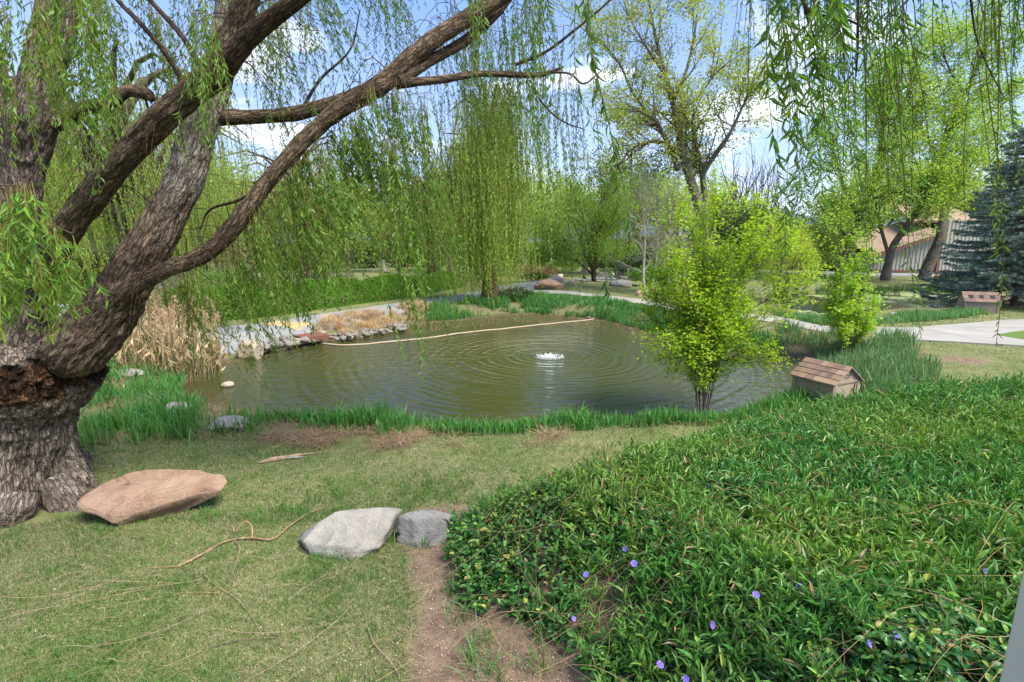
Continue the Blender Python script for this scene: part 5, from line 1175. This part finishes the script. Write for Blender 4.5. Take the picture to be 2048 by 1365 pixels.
for (u1, v1, u2, v2, dy) in [(1380, 640, 1338, 500, .3), (1392, 620, 1372, 430, .1), (1402, 600, 1410, 395, .0), (1420, 600, 1450, 388, -.2), (1432, 610, 1500, 400, .1), (1440, 640, 1560, 430, .3), (1450, 660, 1600, 490, 0), (1460, 690, 1612, 580, -.3),
                             (1375, 690, 1318, 610, -.2), (1370, 710, 1322, 655, .1), (1410, 620, 1480, 470, -.5), (1400, 640, 1360, 540, -.6), (1440, 690, 1560, 640, -.5), (1455, 640, 1608, 520, .2), (1460, 650, 1600, 560, .3), (1440, 600, 1575, 470, .4), (1450, 660, 1580, 610, .2), (1375, 660, 1300, 640, .3), (1370, 640, 1305, 580, -.3), (1450, 600, 1540, 450, -.4), (1400, 580, 1390, 460, .4), (1430, 560, 1470, 420, .6), (1385, 600, 1348, 450, -.2), (1410, 560, 1430, 400, -.3), (1445, 580, 1525, 415, .2), (1460, 620, 1585, 450, -.1), (1400, 700, 1330, 700, -.5), (1380, 640, 1325, 560, 0), (1385, 660, 1345, 580, .5), (1425, 640, 1530, 520, .5), (1395, 690, 1352, 720, -.3), (1440, 720, 1520, 720, -.2)]:
    st.append(([(1408, 815, 0), (1408+(u1-1408)*(.55 if len(st) < 11 else .75), 735 if len(st) < 11 else 705, dy*.3), (u1, v1, dy*.7), (u2, v2, dy)], rng.uniform(.008, .014)))
maple('large bright yellow-green multi-stemmed shrub leaning over the near pond shore', (1408, 822), st, mp, 8.3, 0)
mp2 = dict(mp, leaf_n=10, sl=.55, side=15, leaf=.075, col=(.33, .52, .04), sigma=.05)
st = []
for (u2, v2, dy) in [(1668, 520, 0), (1690, 490, .2), (1712, 475, 0), (1742, 470, -.2), (1735, 560, .2), (1655, 600, 0), (1750, 610, -.3), (1700, 560, -.5), (1680, 640, -.4), (1735, 650, .3), (1660, 560, .4), (1720, 520, .5)]:
    st.append(([(1697, 690, 0), ((1697+u2)/2, (690+v2)/2+10, dy*.5), (u2, v2, dy)], .016))
maple('smaller dense lime-green shrub between the concrete path and the irises', (1697, 697), st, mp2, 12.6, 0)

# ------------------------------------------------------------------ traced trees
LW = dict(tpl=LF4)
b = at_y(1412., 590., 25.5); b[2] = float(gz(b[0], b[1]))
root = thing('cottonwood_tree', 'tall leaning cottonwood with sparse yellow-green leaves behind the large bright shrub', 'tree', b)
Y = 25.5
lm = [[(1428, 612, Y, 36), (1415, 520, Y, 30), (1402, 430, Y, 26), (1385, 372, Y, 22), (1372, 330, Y, 20), (1358, 270, Y, 16), (1345, 200, Y, 13), (1325, 130, Y, 10), (1308, 60, Y, 7), (1295, -20, Y, 4)],
      [(1425, 520, Y+.3, 18), (1412, 430, Y+.3, 15), (1404, 345, Y+.3, 13), (1392, 300, Y+.3, 13), (1386, 255, Y+.3, 8), (1380, 245, Y, 3)],
      [(1404, 350, Y, 13), (1430, 310, Y-.5, 11), (1458, 270, Y-1, 9), (1480, 225, Y-1, 6), (1500, 180, Y-1.4, 4), (1520, 120, Y-1.6, 2)],
      [(1362, 300, Y, 12), (1338, 290, Y-.5, 10), (1315, 245, Y-.8, 8), (1285, 226, Y-1, 6), (1262, 215, Y-1, 3)], [(1360, 303, Y, 11), (1330, 288, Y-.3, 9), (1300, 284, Y-.6, 8), (1262, 300, Y-.6, 6), (1240, 330, Y-.6, 4), (1228, 350, Y, 2)],
      [(1356, 340, Y, 14), (1338, 290, Y+.5, 11), (1312, 250, Y+1, 9), (1290, 220, Y+1, 7), (1262, 180, Y+1, 6), (1240, 130, Y+1.2, 5), (1205, 88, Y+1.4, 4), (1165, 58, Y+1.5, 2)],
      [(1345, 200, Y, 11), (1370, 150, Y, 8), (1385, 90, Y, 6), (1395, 20, Y, 4), (1400, -60, Y, 2)], [(1330, 150, Y, 9), (1290, 90, Y-.7, 6), (1262, 40, Y-.7, 4), (1240, -20, Y-.7, 2)], [(1352, 230, Y, 8), (1400, 190, Y+.8, 6), (1430, 140, Y+1, 4), (1440, 90, Y+1, 2)]]
cp = dict(levels=3, n=[5, 4], ang=.7, ratio=.55, trop=[.04, .0, -.02], wig=.12, leaf_n=9, sigma=.16, leaf=.10, lw=.9, col=(.36, .44, .07), t0=.2, rmin=.004)
limbtree(root, lm, cp, (.27, .23, .19), sub=(3.4, 1.6))
def bigcotton(label, rows, y, cpar, seed, forks=()):
    b = at_y(float(rows[0][0]), float(rows[0][1]), float(y)); b[2] = float(gz(b[0], b[1])); root = thing('cottonwood_tree', label, 'tree', b)
    return limbtree(root, [[(u, v, y+d, w_*.72) for u, v, d, w_ in r] for r in (rows,)+tuple(forks)], cpar, (.21, .18, .15), sub=(5.0, 2.2))
cq = dict(cp, leaf_n=13, leaf=.15, sigma=.28, col=(.31, .47, .07), n=[5, 4])
bigcotton('cottonwood with a leaning trunk behind the lime shrub, left of the grey barn', ((1672, 560, 0, 26), (1700, 490, 0, 24), (1718, 440, 0, 22), (1735, 390, 0, 20), (1758, 330, 0, 20), (1790, 262, 0, 16), (1812, 200, 0, 10), (1830, 130, 0, 5)), 38, cq, 1,
          (((1720, 440, 0, 14), (1690, 380, 0, 11), (1672, 320, 0, 8), (1655, 260, 0, 4)), ((1758, 330, 0, 15), (1764, 270, 0, 13), (1768, 220, 0, 9), (1760, 170, 0, 4)), ((1740, 400, 0, 10), (1790, 385, -2, 8), (1840, 385, -2, 4)), ((1700, 480, 0, 9), (1660, 440, -1, 6), (1640, 410, -1, 3))))
bigcotton('cottonwood trunk rising in front of the grey barn wall', ((1770, 562, 0, 34), (1776, 530, 0, 26), (1788, 490, 0, 22), (1815, 450, 0, 18), (1850, 400, 0, 14), (1880, 360, 0, 9), (1900, 320, 0, 4)), 36, cq, 2, (((1780, 520, 0, 12), (1760, 450, 0, 10), (1750, 400, 0, 5)),))
bigcotton('thick leaning cottonwood trunk between the barn and the blue spruce', ((1846, 560, 0, 40), (1862, 520, 0, 34), (1882, 470, 0, 30), (1890, 400, 1, 26), (1882, 320, 2, 20), (1900, 250, 2, 18), (1930, 190, 2, 15), (1960, 120, 2, 11), (1985, 60, 2, 6)), 37, cq, 3,
          (((1885, 330, 2, 14), (1850, 270, 2, 10), (1820, 220, 2, 6), (1800, 180, 2, 3)), ((1930, 190, 2, 10), (1900, 140, 2, 7), (1880, 90, 2, 3)), ((1900, 250, 2, 10), (1980, 220, 2, 7), (2040, 190, 2, 3)), ((1890, 420, 1, 9), (1930, 350, 0, 6), (1960, 300, 0, 3))))
# small spreading tree on the far lawn
b = at_y(1188., 568., 33.); b[2] = float(gz(b[0], b[1])); root = thing('spreading_tree', 'small spreading tree with dark fanning limbs on the far lawn', 'tree', b); Y = 33
lm = [[(1190, 572, Y, 13), (1187, 550, Y, 11), (1190, 520, Y, 9), (1192, 480, Y, 7), (1198, 430, Y, 4), (1205, 380, Y, 2)], [(1187, 545, Y, 8), (1172, 515, Y, 7), (1150, 500, Y-.5, 6), (1125, 480, Y-1, 4), (1098, 460, Y-1, 3)],
      [(1184, 548, Y, 6), (1160, 528, Y+.5, 5), (1130, 515, Y+.6, 4), (1100, 508, Y+.6, 2)], [(1186, 535, Y, 7), (1180, 490, Y, 5), (1168, 440, Y, 4), (1150, 400, Y, 2)], [(1191, 520, Y, 6), (1210, 480, Y+.5, 5), (1230, 430, Y+.5, 3), (1240, 400, Y, 2)], [(1189, 540, Y, 5), (1212, 515, Y-.6, 4), (1245, 490, Y-.8, 2)]]
limbtree(root, lm, dict(cp, leaf_n=24, sigma=.22, leaf=.10, lw=.4, col=(.24, .38, .06)), (.13, .105, .08), sub=(5, 1.3))
# weeping willow beyond the pond
def weeper(label, u, v, y, rpx, H, rad, n, col, leafL, spacing, lowpx, stem, seedn=0, wood=(.16, .11, .075), trunkpx=None, lean=0.0, uo=0.0):
    b = at_y(float(u), float(v), float(y)); b[2] = float(gz(b[0], b[1]))-.05; root = thing('weeping_willow', label, 'tree', b); at_ = Acc(); s_ = zc(b)/FPX
    r0 = rpx*s_/2; tubeP = crs([b, b+[.05, 0, H*.25], b+[lean*.5, 0, H*.55], b+[lean, .1, H*.8]], 30)
    def g(Pc, D, rr, s, th, bk): 
        z = np.linspace(0, 1, len(Pc))[:, None]; return rr*(1+.10*np.cos(4*th+1)[None]+.1*vn(bk*np.array([6, 6, 1.5]), 2)+.45*np.exp(-z*14)), np.ones(rr.shape+(3,))*np.array(wood)
    tube(at_, tubeP, np.linspace(r0, r0*.35, 30), 26, fn=g)
    tops, bots = [], []; seg = []
    for k in range(34):
        an = rng.uniform(0, 6.28); rr = rad*rng.uniform(.35, 1)**.6; t = rng.uniform(.35, 1); i = int(t*29); st_ = tubeP[i]
        tip = np.array([b[0]+lean+uo+math.cos(an)*rr, b[1]+math.sin(an)*rr, b[2]+H*(.62+.38*t)*(1-.22*(rr/rad)**2)]); mid = (st_+tip)/2+np.array([0, 0, .16*H*rng.uniform(.4, 1)]); P = crs([st_, mid, tip], 6); seg.append(P)
        kk = n//34
        f_ = rng.uniform(.25, 1, kk); ii = np.minimum((f_*5).astype(int), 4); w_ = (f_*5-ii)[:, None]; T0 = P[ii]*(1-w_)+P[ii+1]*w_+rng.normal(size=(kk, 3))*rad*.13*[1, 1, .6]
        tops.append(T0); lo = b[2]+lowpx*s_*rng.uniform(.2, 3.2, kk)**1.25; B0 = T0.copy(); B0[:, 2] = np.minimum(np.maximum(lo, T0[:, 2]-H*rng.uniform(.3, .85, kk)), T0[:, 2]-.3); B0[:, :2] += rng.normal(size=(kk, 2))*.15+[.12*rad*.6, 0]; bots.append(B0)
    tubes(at_, np.array(seg), np.linspace(r0*.3, .012, 6)[None], 6, wood); build('trunk', at_, M['bark'], root, smoothf=True)
    T0, B0 = np.vstack(tops), np.vstack(bots); al_, as2 = Acc(), Acc()
    tint = colvar(col, len(T0), .16, .1)
    shoots(al_, as2, hang(T0, B0, 7, .02), spacing, leafL, .24, col, LF4, stem, .0, .55, (.22, .19, .06), amt=.3)
    build('foliage', al_, M['willow'], root); build('shoots', as2, M['dry'], root); fin(root); return root
weeper('tall weeping willow with a double trunk standing on the far bank of the pond', 980, 603, 23.2, 30, 9.8, 2.4, 900, (.31, .44, .07), .15, .075, 12, .004, trunkpx=2, wood=(.17, .105, .07))
b2 = at_y(998., 603., 23.6)
weeper('weeping willow behind the reeds with grey trunk, seen between the big limbs', 283, 672, 13.0, 46, 7.4, 3.4, 620, (.22, .36, .05), .085, .045, 60, .003, wood=(.23, .19, .16))
weeper('pale weeping willow far behind the hedge', 610, 585, 27, 20, 8.5, 4.2, 700, (.28, .42, .06), .12, .08, 50, .004)
weeper('weeping willow far left beyond the lawn', 120, 600, 24, 26, 10.5, 4.6, 700, (.24, .38, .05), .12, .08, 50, .004)
weeper('weeping willow beyond the road left of the pond willow', 865, 572, 33, 20, 8.2, 4.5, 700, (.26, .40, .06), .13, .09, 40, .005)
# pale birch clump with bare twigs
bp_ = dict(levels=3, n=[6, 5], ang=.6, ratio=.55, trop=[.06, .04, .02], wig=.10, leaf_n=1, sigma=.05, leaf=.035, lw=.6, col=(.25, .22, .12), t0=.15, rmin=.004)
for (lb, rows) in (('left white birch trunk of the bare clump, curved at its foot', [(1292, 592, 26, 9), (1288, 570, 26, 7), (1287, 540, 26, 6), (1290, 480, 26, 5), (1286, 420, 26, 4), (1284, 370, 26, 2)]),
                   ('middle white birch of the bare clump', [(1305, 586, 26.5, 8), (1308, 560, 26.5, 6), (1312, 520, 26.5, 5), (1316, 450, 26.5, 4), (1314, 390, 26.5, 2)]),
                   ('slender pale birch right of the bare clump', [(1326, 580, 27, 7), (1325, 550, 27, 6), (1332, 500, 27, 5), (1345, 440, 27, 4), (1352, 400, 27, 2)]),
                   ('short pale birch stem beside the slender one', [(1331, 582, 27.3, 6), (1338, 555, 27.3, 5), (1352, 520, 27.3, 4), (1370, 480, 27.3, 2)])):
    b = at_y(float(rows[0][0]), float(rows[0][1]), float(rows[0][2])); b[2] = float(gz(b[0], b[1])); root = thing('birch_tree', lb, 'tree', b)
    limbtree(root, [rows], bp_, (.46, .40, .33), 'bark2', (5.5, 1.35))
# blue spruce
def spruce(label, u, v, y, H, rad, nb, dens, nl, top=1.0):
    b = at_y(float(u), float(v), float(y)); b[2] = float(gz(b[0], b[1]))-.05; root = thing('blue_spruce', label, 'tree', b); at_, al_ = Acc(), Acc()
    tube(at_, [b, b+[0, 0, H*.5], b+[0, 0, H]], [.2*H/9, .12*H/9, .02], 10, C=(.13, .10, .085)); seg, tw = [], []
    for k in range(nb):
        z = H*np.clip(.05+.93*(k/nb)**.95+rng.normal(0, .018), .03, .985); an = k*2.4+rng.uniform(-.3, .3); R_ = rad*(1-z/H)**.75*rng.uniform(.75, 1.1)+.15
        o_ = b+[0, 0, z]; d = np.array([math.cos(an), math.sin(an), 0.]); t = np.linspace(0, 1, 6)[:, None]; P = o_+d*R_*t+np.array([0, 0, 1.])*(R_*(-.35*t+.28*t**2.2)+0)
        seg.append(P); sd_ = np.array([-d[1], d[0], 0])
        for q in range(max(5, int(R_*7))):
            f_ = rng.uniform(.12, 1); i = min(int(f_*5), 4); X = P[i]+(P[i+1]-P[i])*(f_*5-i); L_ = (1.05-f_)*R_*.42+.14; sg = 1 if q % 2 else -1
            D = unit(d*.75+sd_*sg*rng.uniform(.4, 1)+np.array([0, 0, rng.uniform(-.15, .12)])); tt = np.linspace(0, 1, 6)[:, None]; tw.append(X+D*L_*tt+np.array([0, 0, -1.])*L_*.25*tt*(1-tt*.6))
    tubes(at_, np.array(seg), np.linspace(.03, .008, 6)[None], 4, (.14, .10, .08)); T = np.array(tw); tubes(at_, T, .005, 3, (.14, .10, .08)); build('trunk', at_, M['bark2'], root, smoothf=True)
    k = dens; idx = np.repeat(np.arange(len(T)), k); f_ = rng.uniform(0, 5, len(idx)); i = np.minimum(f_.astype(int), 4); w_ = (f_-i)[:, None]; X = T[idx, i]*(1-w_)+T[idx, i+1]*w_; Tn = unit(T[idx, i+1]-T[idx, i])
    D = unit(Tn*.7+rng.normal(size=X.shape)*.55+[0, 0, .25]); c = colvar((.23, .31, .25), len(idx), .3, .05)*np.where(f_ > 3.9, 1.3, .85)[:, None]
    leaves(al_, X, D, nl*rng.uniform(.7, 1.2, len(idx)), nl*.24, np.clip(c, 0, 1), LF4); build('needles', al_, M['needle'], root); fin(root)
spruce('big blue spruce with layered drooping boughs behind the far duck house', 2032, 604, 21.5, 8.3, 3.6, 190, 95, .085)
spruce('second blue spruce peeking out behind the big one', 1985, 575, 31, 9.6, 3.2, 120, 34, .14)

# ------------------------------------------------------------------ wood at the back
gp = dict(levels=3, n=[5, 5], ang=.7, ratio=.56, trop=[.03, .0, -.02], wig=.13, leaf_n=26, sigma=.42, leaf=.21, lw=.7, col=(.15, .25, .04), open=.6, l0=.42)
KN = {'green': ('fresh green', (.25, .40, .07)), 'yellow': ('yellow-green', (.38, .47, .10)), 'dark': ('dark green', (.08, .145, .04)), 'lime': ('pale lime', (.38, .50, .12))}
TL = [(-330, 40, 11, 'green', 'leafy tree beyond the left end of the road'), (-60, 36, 12, 'yellow', 'tall tree behind the big willow stem'), (60, 44, 14, 'green', 'tree high behind the left willow limbs'), (205, 38, 10.5, 'lime', 'tree between the two left willow limbs'),
      (335, 42, 12, 'green', 'tree behind the reeds and grey limb'), (250, 27, 7.5, 'green', 'tree close behind the reeds and the notice board'), (300, 30, 9, 'yellow', 'tree before the left end of the timber house'), (420, 27.5, 7.6, 'green', 'tree standing in front of the timber house balcony'), (500, 33.5, 9.5, 'lime', 'tree leaning over the timber house roof'), (395, 30, 6.5, 'yellow', 'small tree in front of the dark carport'), (470, 46, 11, 'green', 'tree rising behind the brick tower roof'), (640, 28.5, 6.6, 'lime', 'young tree with a crooked pale stem just right of the brick tower'), (665, 40, 9.5, 'yellow', 'tree right of the brick tower'),
      (700, 31, 6.2, 'green', 'tree close behind the hedge'), (770, 48, 11, 'dark', 'conifer-dark tree behind the hanging shoots'), (790, 34, 6.6, 'yellow', 'loose tree behind the end of the hedge'), (905, 45, 8.5, 'green', 'round tree below the bare snag'), (950, 37, 7.5, 'yellow', 'tree just left of the far weeping willow'), (1040, 42, 9.5, 'lime', 'tree behind the far weeping willow'),
      (1105, 52, 10.5, 'yellow', 'distant tree above the lamp posts'), (1165, 46, 9.5, 'green', 'bushy tree behind the spreading tree'), (1240, 44, 10, 'green', 'wide tree behind the bare birches'), (1268, 60, 14.5, 'dark', 'distant dark conifer-like tree above the birches'), (1330, 42, 9, 'lime', 'tree left of the leaning cottonwood'),
      (1390, 48, 10, 'yellow', 'tree right behind the leaning cottonwood'), (1460, 44, 7.2, 'dark', 'dark tree above the large bright shrub'), (1510, 50, 6.8, 'green', 'low tree under the bare snags'), (1560, 46, 5.6, 'green', 'low tree in front of the blue hill'), (1618, 42, 6.2, 'yellow', 'small tree right of the blue hill'), (1665, 52, 9, 'green', 'tree left of the leaning cottonwoods on the right'),
      (1740, 56, 11.5, 'lime', 'tree between the right cottonwoods'), (1835, 58, 12.5, 'green', 'tree standing over the barn roof'), (1925, 56, 12.5, 'lime', 'tree behind the blue spruce'), (2060, 50, 13, 'green', 'tree at the far right edge beyond the spruce'), (2250, 46, 12, 'yellow', 'tree beyond the right end of the plaza'), (-620, 44, 12, 'dark', 'tree far out to the left'), (-900, 34, 11, 'green', 'tree beyond the left end of the hedge'), (-420, 30, 10, 'lime', 'tree near the left end of the lane'), (-1200, 40, 13, 'yellow', 'outermost tree on the left')]
for i_, (u, y, H, k_, wh) in enumerate(TL):
    nm, c = KN[k_]; pr = dict(gp, col=c, leaf=.0052*y, sigma=.010*y*1.05, leaf_n=38 if H > 7 else 26)
    if k_ == 'dark': pr['open'] = .35
    autotree('leafy_tree', nm+' '+wh, 'tree', u, 560, y, H, pr, forks=5, group='trees at the back of the park', bark=(.25, .215, .175), trunkfrac=.24)
sn = dict(levels=3, n=[5, 4], ang=.5, ratio=.62, trop=[.10, .10, .06], wig=.10, leaf_n=0, open=.35, l0=.5, rmin=.012)
for (u, y, H, lb) in ((905, 50, 13, 'bare grey snag standing up left of the far weeping willow'), (1500, 55, 10.5, 'left bare snag above the large bright shrub'), (1548, 57, 9.6, 'right bare forked snag in front of the blue hill'), (1450, 47, 9.5, 'dense bare dark tree behind the large bright shrub')):
    autotree('bare_tree', lb, 'tree', u, 560, y, H, sn, forks=5, bark=(.13, .10, .09), trunkfrac=.3)
# low far undergrowth closing the view under the crowns
a = Acc(); n = 42000; th = rng.uniform(-1, 1, n); xx = th*62; yy = 57+6*np.cos(th*5)+rng.normal(0, 1.2, n); hh_ = rng.uniform(0, 1, n)**.8*(3.0+.9*fbm2(xx, yy*0, .25, 3, 88))
leaves(a, np.stack([xx, yy, hh_], -1), rng.normal(size=(n, 3)), .42, .3, colvar((.13, .21, .045), n, .4), LF4)
tag(build('undergrowth', a, M['leaf']), 'dense far undergrowth closing the view below the tree crowns', kind='stuff')

tag(strip('gravel', band([(1850, 543), (1950, 545), (2100, 548)], [(1850, 551), (1950, 560), (2100, 566)], 20), flat('white_gravel', (.42, .41, .38), .9, .2, .5, 9, .6), .05, 6), kind='structure')
# ------------------------------------------------------------------ buildings
def corrug(acc, A, B, zb, zA, zB, C, pitch=.35, dep=.06):
    A, B = np.array(A, float), np.array(B, float); L_ = np.linalg.norm(B-A); d = (B-A)/L_; nrm = np.array([d[1], -d[0]]); n = int(L_/pitch); s = []
    for k in range(n): s += [(k*pitch, 0), (k*pitch+pitch*.40, 0), (k*pitch+pitch*.5, -dep), (k*pitch+pitch*.9, -dep)]
    s.append((L_, 0)); V = []
    for q, o in s: p = A+d*q+nrm*o; zt = zA+(zB-zA)*q/L_; V += [[p[0], p[1], zb], [p[0], p[1], zt]]
    acc.add(V, None, [[2*i, 2*i+2, 2*i+3, 2*i+1] for i in range(len(s)-1)], C)
def quad(acc, P, C, th=.12):
    P = np.array(P, float); nrm = np.cross(P[1]-P[0], P[2]-P[0]); nrm /= np.linalg.norm(nrm); Q = P-nrm*th; k = len(P)
    acc.add(np.vstack([P, Q]), None, [[0, 1, 2, 3], [7, 6, 5, 4]]+[[i, i+4, (i+1) % 4+4, (i+1) % 4] for i in range(4)], C)
Y = 47.; zg = float(gz(38, 47)); X_ = lambda u, y=Y: float(at_y(float(u), 500., y)[0]); Z_ = lambda v, y=Y: float(at_y(1024., float(v), y)[2])
root = thing('barn', 'grey ribbed metal barn with tan roofs and rusty trim behind the lily pond', 'building', [X_(1850), Y, zg]); SID = (.33, .32, .275); TRM = (.14, .075, .058); RF = (.29, .205, .145)
a = Acc(); corrug(a, (X_(1752), Y), (X_(1871), Y), zg+.25, Z_(506), Z_(466), SID); corrug(a, (X_(1877), Y-.3), (X_(1990), Y-.3), zg+.25, Z_(441), Z_(441), SID); corrug(a, (X_(1990), Y-.3), (X_(1990)+2, Y+9), zg, Z_(441), Z_(441), SID)
corrug(a, (X_(1752)-1, Y+9), (X_(1752), Y), zg, Z_(506), Z_(506), SID); corrug(a, (X_(1842), Y+2.2), (X_(1990), Y+2.2), Z_(480), Z_(437), Z_(437), SID); build('wall', a, M['paint'], root)
a = Acc(); quad(a, [(X_(1740), Y-.5, Z_(509)), (X_(1878), Y-.5, Z_(463)), (X_(1878), Y+5, Z_(463)+1.1), (X_(1740), Y+5, Z_(509)+1.5)], RF)
quad(a, [(X_(1838), Y+1.4, Z_(440)), (X_(1995), Y+1.4, Z_(440)), (X_(1965), Y+6, Z_(405)+.5), (X_(1866), Y+6, Z_(405)+.5)], RF); build('roof', a, M['paint'], root)
a = Acc(); box(a, (X_(1874), Y-.2, (Z_(463)+zg)/2), (.28, .4, Z_(463)-zg-.2), 0, TRM); box(a, (X_(1812), Y-.1, zg+.2), (X_(1871)-X_(1752), .12, .22), 0, TRM)
p0, p1 = np.array([X_(1740), Z_(509)]), np.array([X_(1878), Z_(463)]); an = math.atan2(p1[1]-p0[1], p1[0]-p0[0]); L_ = np.linalg.norm(p1-p0); ca, sa = math.cos(an), math.sin(an)
Vv = np.array([[x*ca-z*sa+(p0[0]+p1[0])/2, y+Y-.6, x*sa+z*ca+(p0[1]+p1[1])/2-.15] for x in (-L_/2, L_/2) for y in (-.04, .04) for z in (-.16, .16)]); a.add(Vv, None, [[0, 1, 3, 2], [4, 6, 7, 5], [0, 4, 5, 1], [2, 3, 7, 6], [0, 2, 6, 4], [1, 5, 7, 3]], TRM)
box(a, ((X_(1838)+X_(1995))/2, Y+1.35, Z_(440)-.12), (X_(1995)-X_(1838), .1, .2), 0, TRM); build('trim', a, M['paint'], root)
gl = flat('dark_glass', (.025, .03, .035), .12, .6, .1, 2, 0)
for u0, u1 in ((1846, 1856), (1858, 1869)):
    a = Acc(); box(a, (X_((u0+u1)/2, Y+2), Y+2.1, Z_(456, Y+2)), (X_(u1)-X_(u0)-.05, .08, Z_(446)-Z_(466)), 0); build('window', a, gl, root)
fin(root)
Y2 = 52.; root = thing('carport_building', 'grey building with a dark open carport left of the cottonwood trunks', 'building', [X_(1650, Y2), Y2, 0]); a = Acc()
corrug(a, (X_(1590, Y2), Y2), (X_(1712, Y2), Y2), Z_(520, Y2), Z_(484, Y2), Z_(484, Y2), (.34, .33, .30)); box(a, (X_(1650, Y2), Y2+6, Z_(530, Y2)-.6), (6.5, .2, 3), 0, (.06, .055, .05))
for u in (1592, 1630, 1670, 1710): box(a, (X_(u, Y2), Y2+.1, Z_(520, Y2)/2), (.25, .25, Z_(520, Y2)), 0, (.2, .1, .07))
build('wall', a, M['paint'], root); a = Acc(); quad(a, [(X_(1584, Y2), Y2-.5, Z_(484, Y2)), (X_(1718, Y2), Y2-.5, Z_(484, Y2)), (X_(1718, Y2), Y2+7, Z_(484, Y2)+2), (X_(1584, Y2), Y2+7, Z_(484, Y2)+2)], (.30, .22, .17)); build('roof', a, M['paint'], root); fin(root)
# house on the left with brick tower
Y = 31.; zg = 0.; root = thing('condominium', 'dark timber and grey house with a brick tower behind the hedge', 'building', [X_(480), Y, 0.])
def f(n):
    o = n.n('ShaderNodeTexCoord').outputs['Object']; s = n.n('ShaderNodeSeparateXYZ', {0: o}); v = n.n('ShaderNodeCombineXYZ', {0: n.math('ADD', s.outputs[0], s.outputs[1]), 1: s.outputs[2], 2: 0.0}).outputs[0]
    b = n.n('ShaderNodeTexBrick', {'Vector': v, 'Scale': 4.5, 'Color1': (.25, .15, .11, 1), 'Color2': (.19, .115, .085, 1), 'Mortar': (.33, .29, .25, 1), 'Mortar Size': .02}); return principled(n, b.outputs[0], .9, .1)
M['brick'] = mat('brick', f)
a = Acc(); box(a, (X_(543), Y+.6, 2.6), (X_(569)-X_(518), 1.6, 5.4), 0); build('brick_tower', a, M['brick'], root)
a = Acc(); box(a, (X_(590), Y-.2, .35), (X_(650)-X_(530), .3, 1.25), 0, (.40, .37, .32)); build('concrete_wall', a, M['paint'], root)
a = Acc(); corrug(a, (X_(250), Y+1.2), (X_(516), Y+1.2), 2.0, 5.2, 5.2, (.26, .25, .22)); build('wall', a, M['paint'], root); a = Acc(); corrug(a, (X_(570), Y+1.4), (X_(665), Y+1.4), .6, 4.6, 4.6, (.28, .22, .18)); build('wall', a, M['paint'], root); a = Acc(); box(a, (X_(385), Y+5, 1), (X_(516)-X_(255), .2, 2.4), 0, (.08, .07, .06)); build('wall', a, M['paint'], root)
a = Acc(); quad(a, [(X_(240), Y-.2, 5.1), (X_(675), Y-.2, 5.1), (X_(660), Y+5, 6.2), (X_(250), Y+5, 6.2)], (.15, .11, .09), .15); build('roof', a, M['paint'], root)
a = Acc(); box(a, (X_(385), Y+.4, 2.0), (X_(516)-X_(250), 1.8, .28), 0, (.13, .085, .06)); box(a, (X_(385), Y-.4, 2.7), (X_(516)-X_(250), .08, .09), 0, (.17, .09, .06))
for u in np.linspace(255, 512, 7): box(a, (X_(u), Y-.4, 1.2), (.16, .16, 2.9), 0, (.16, .085, .06))
build('balcony', a, M['paint'], root)
for u in (300, 350, 405, 455, 590, 630):
    a = Acc(); box(a, (X_(u), Y+1.1 if u < 520 else Y+1.3, 3.8 if u < 520 else 3), (1.1, .1, 1.1), 0); build('window', a, gl, root)
fin(root)
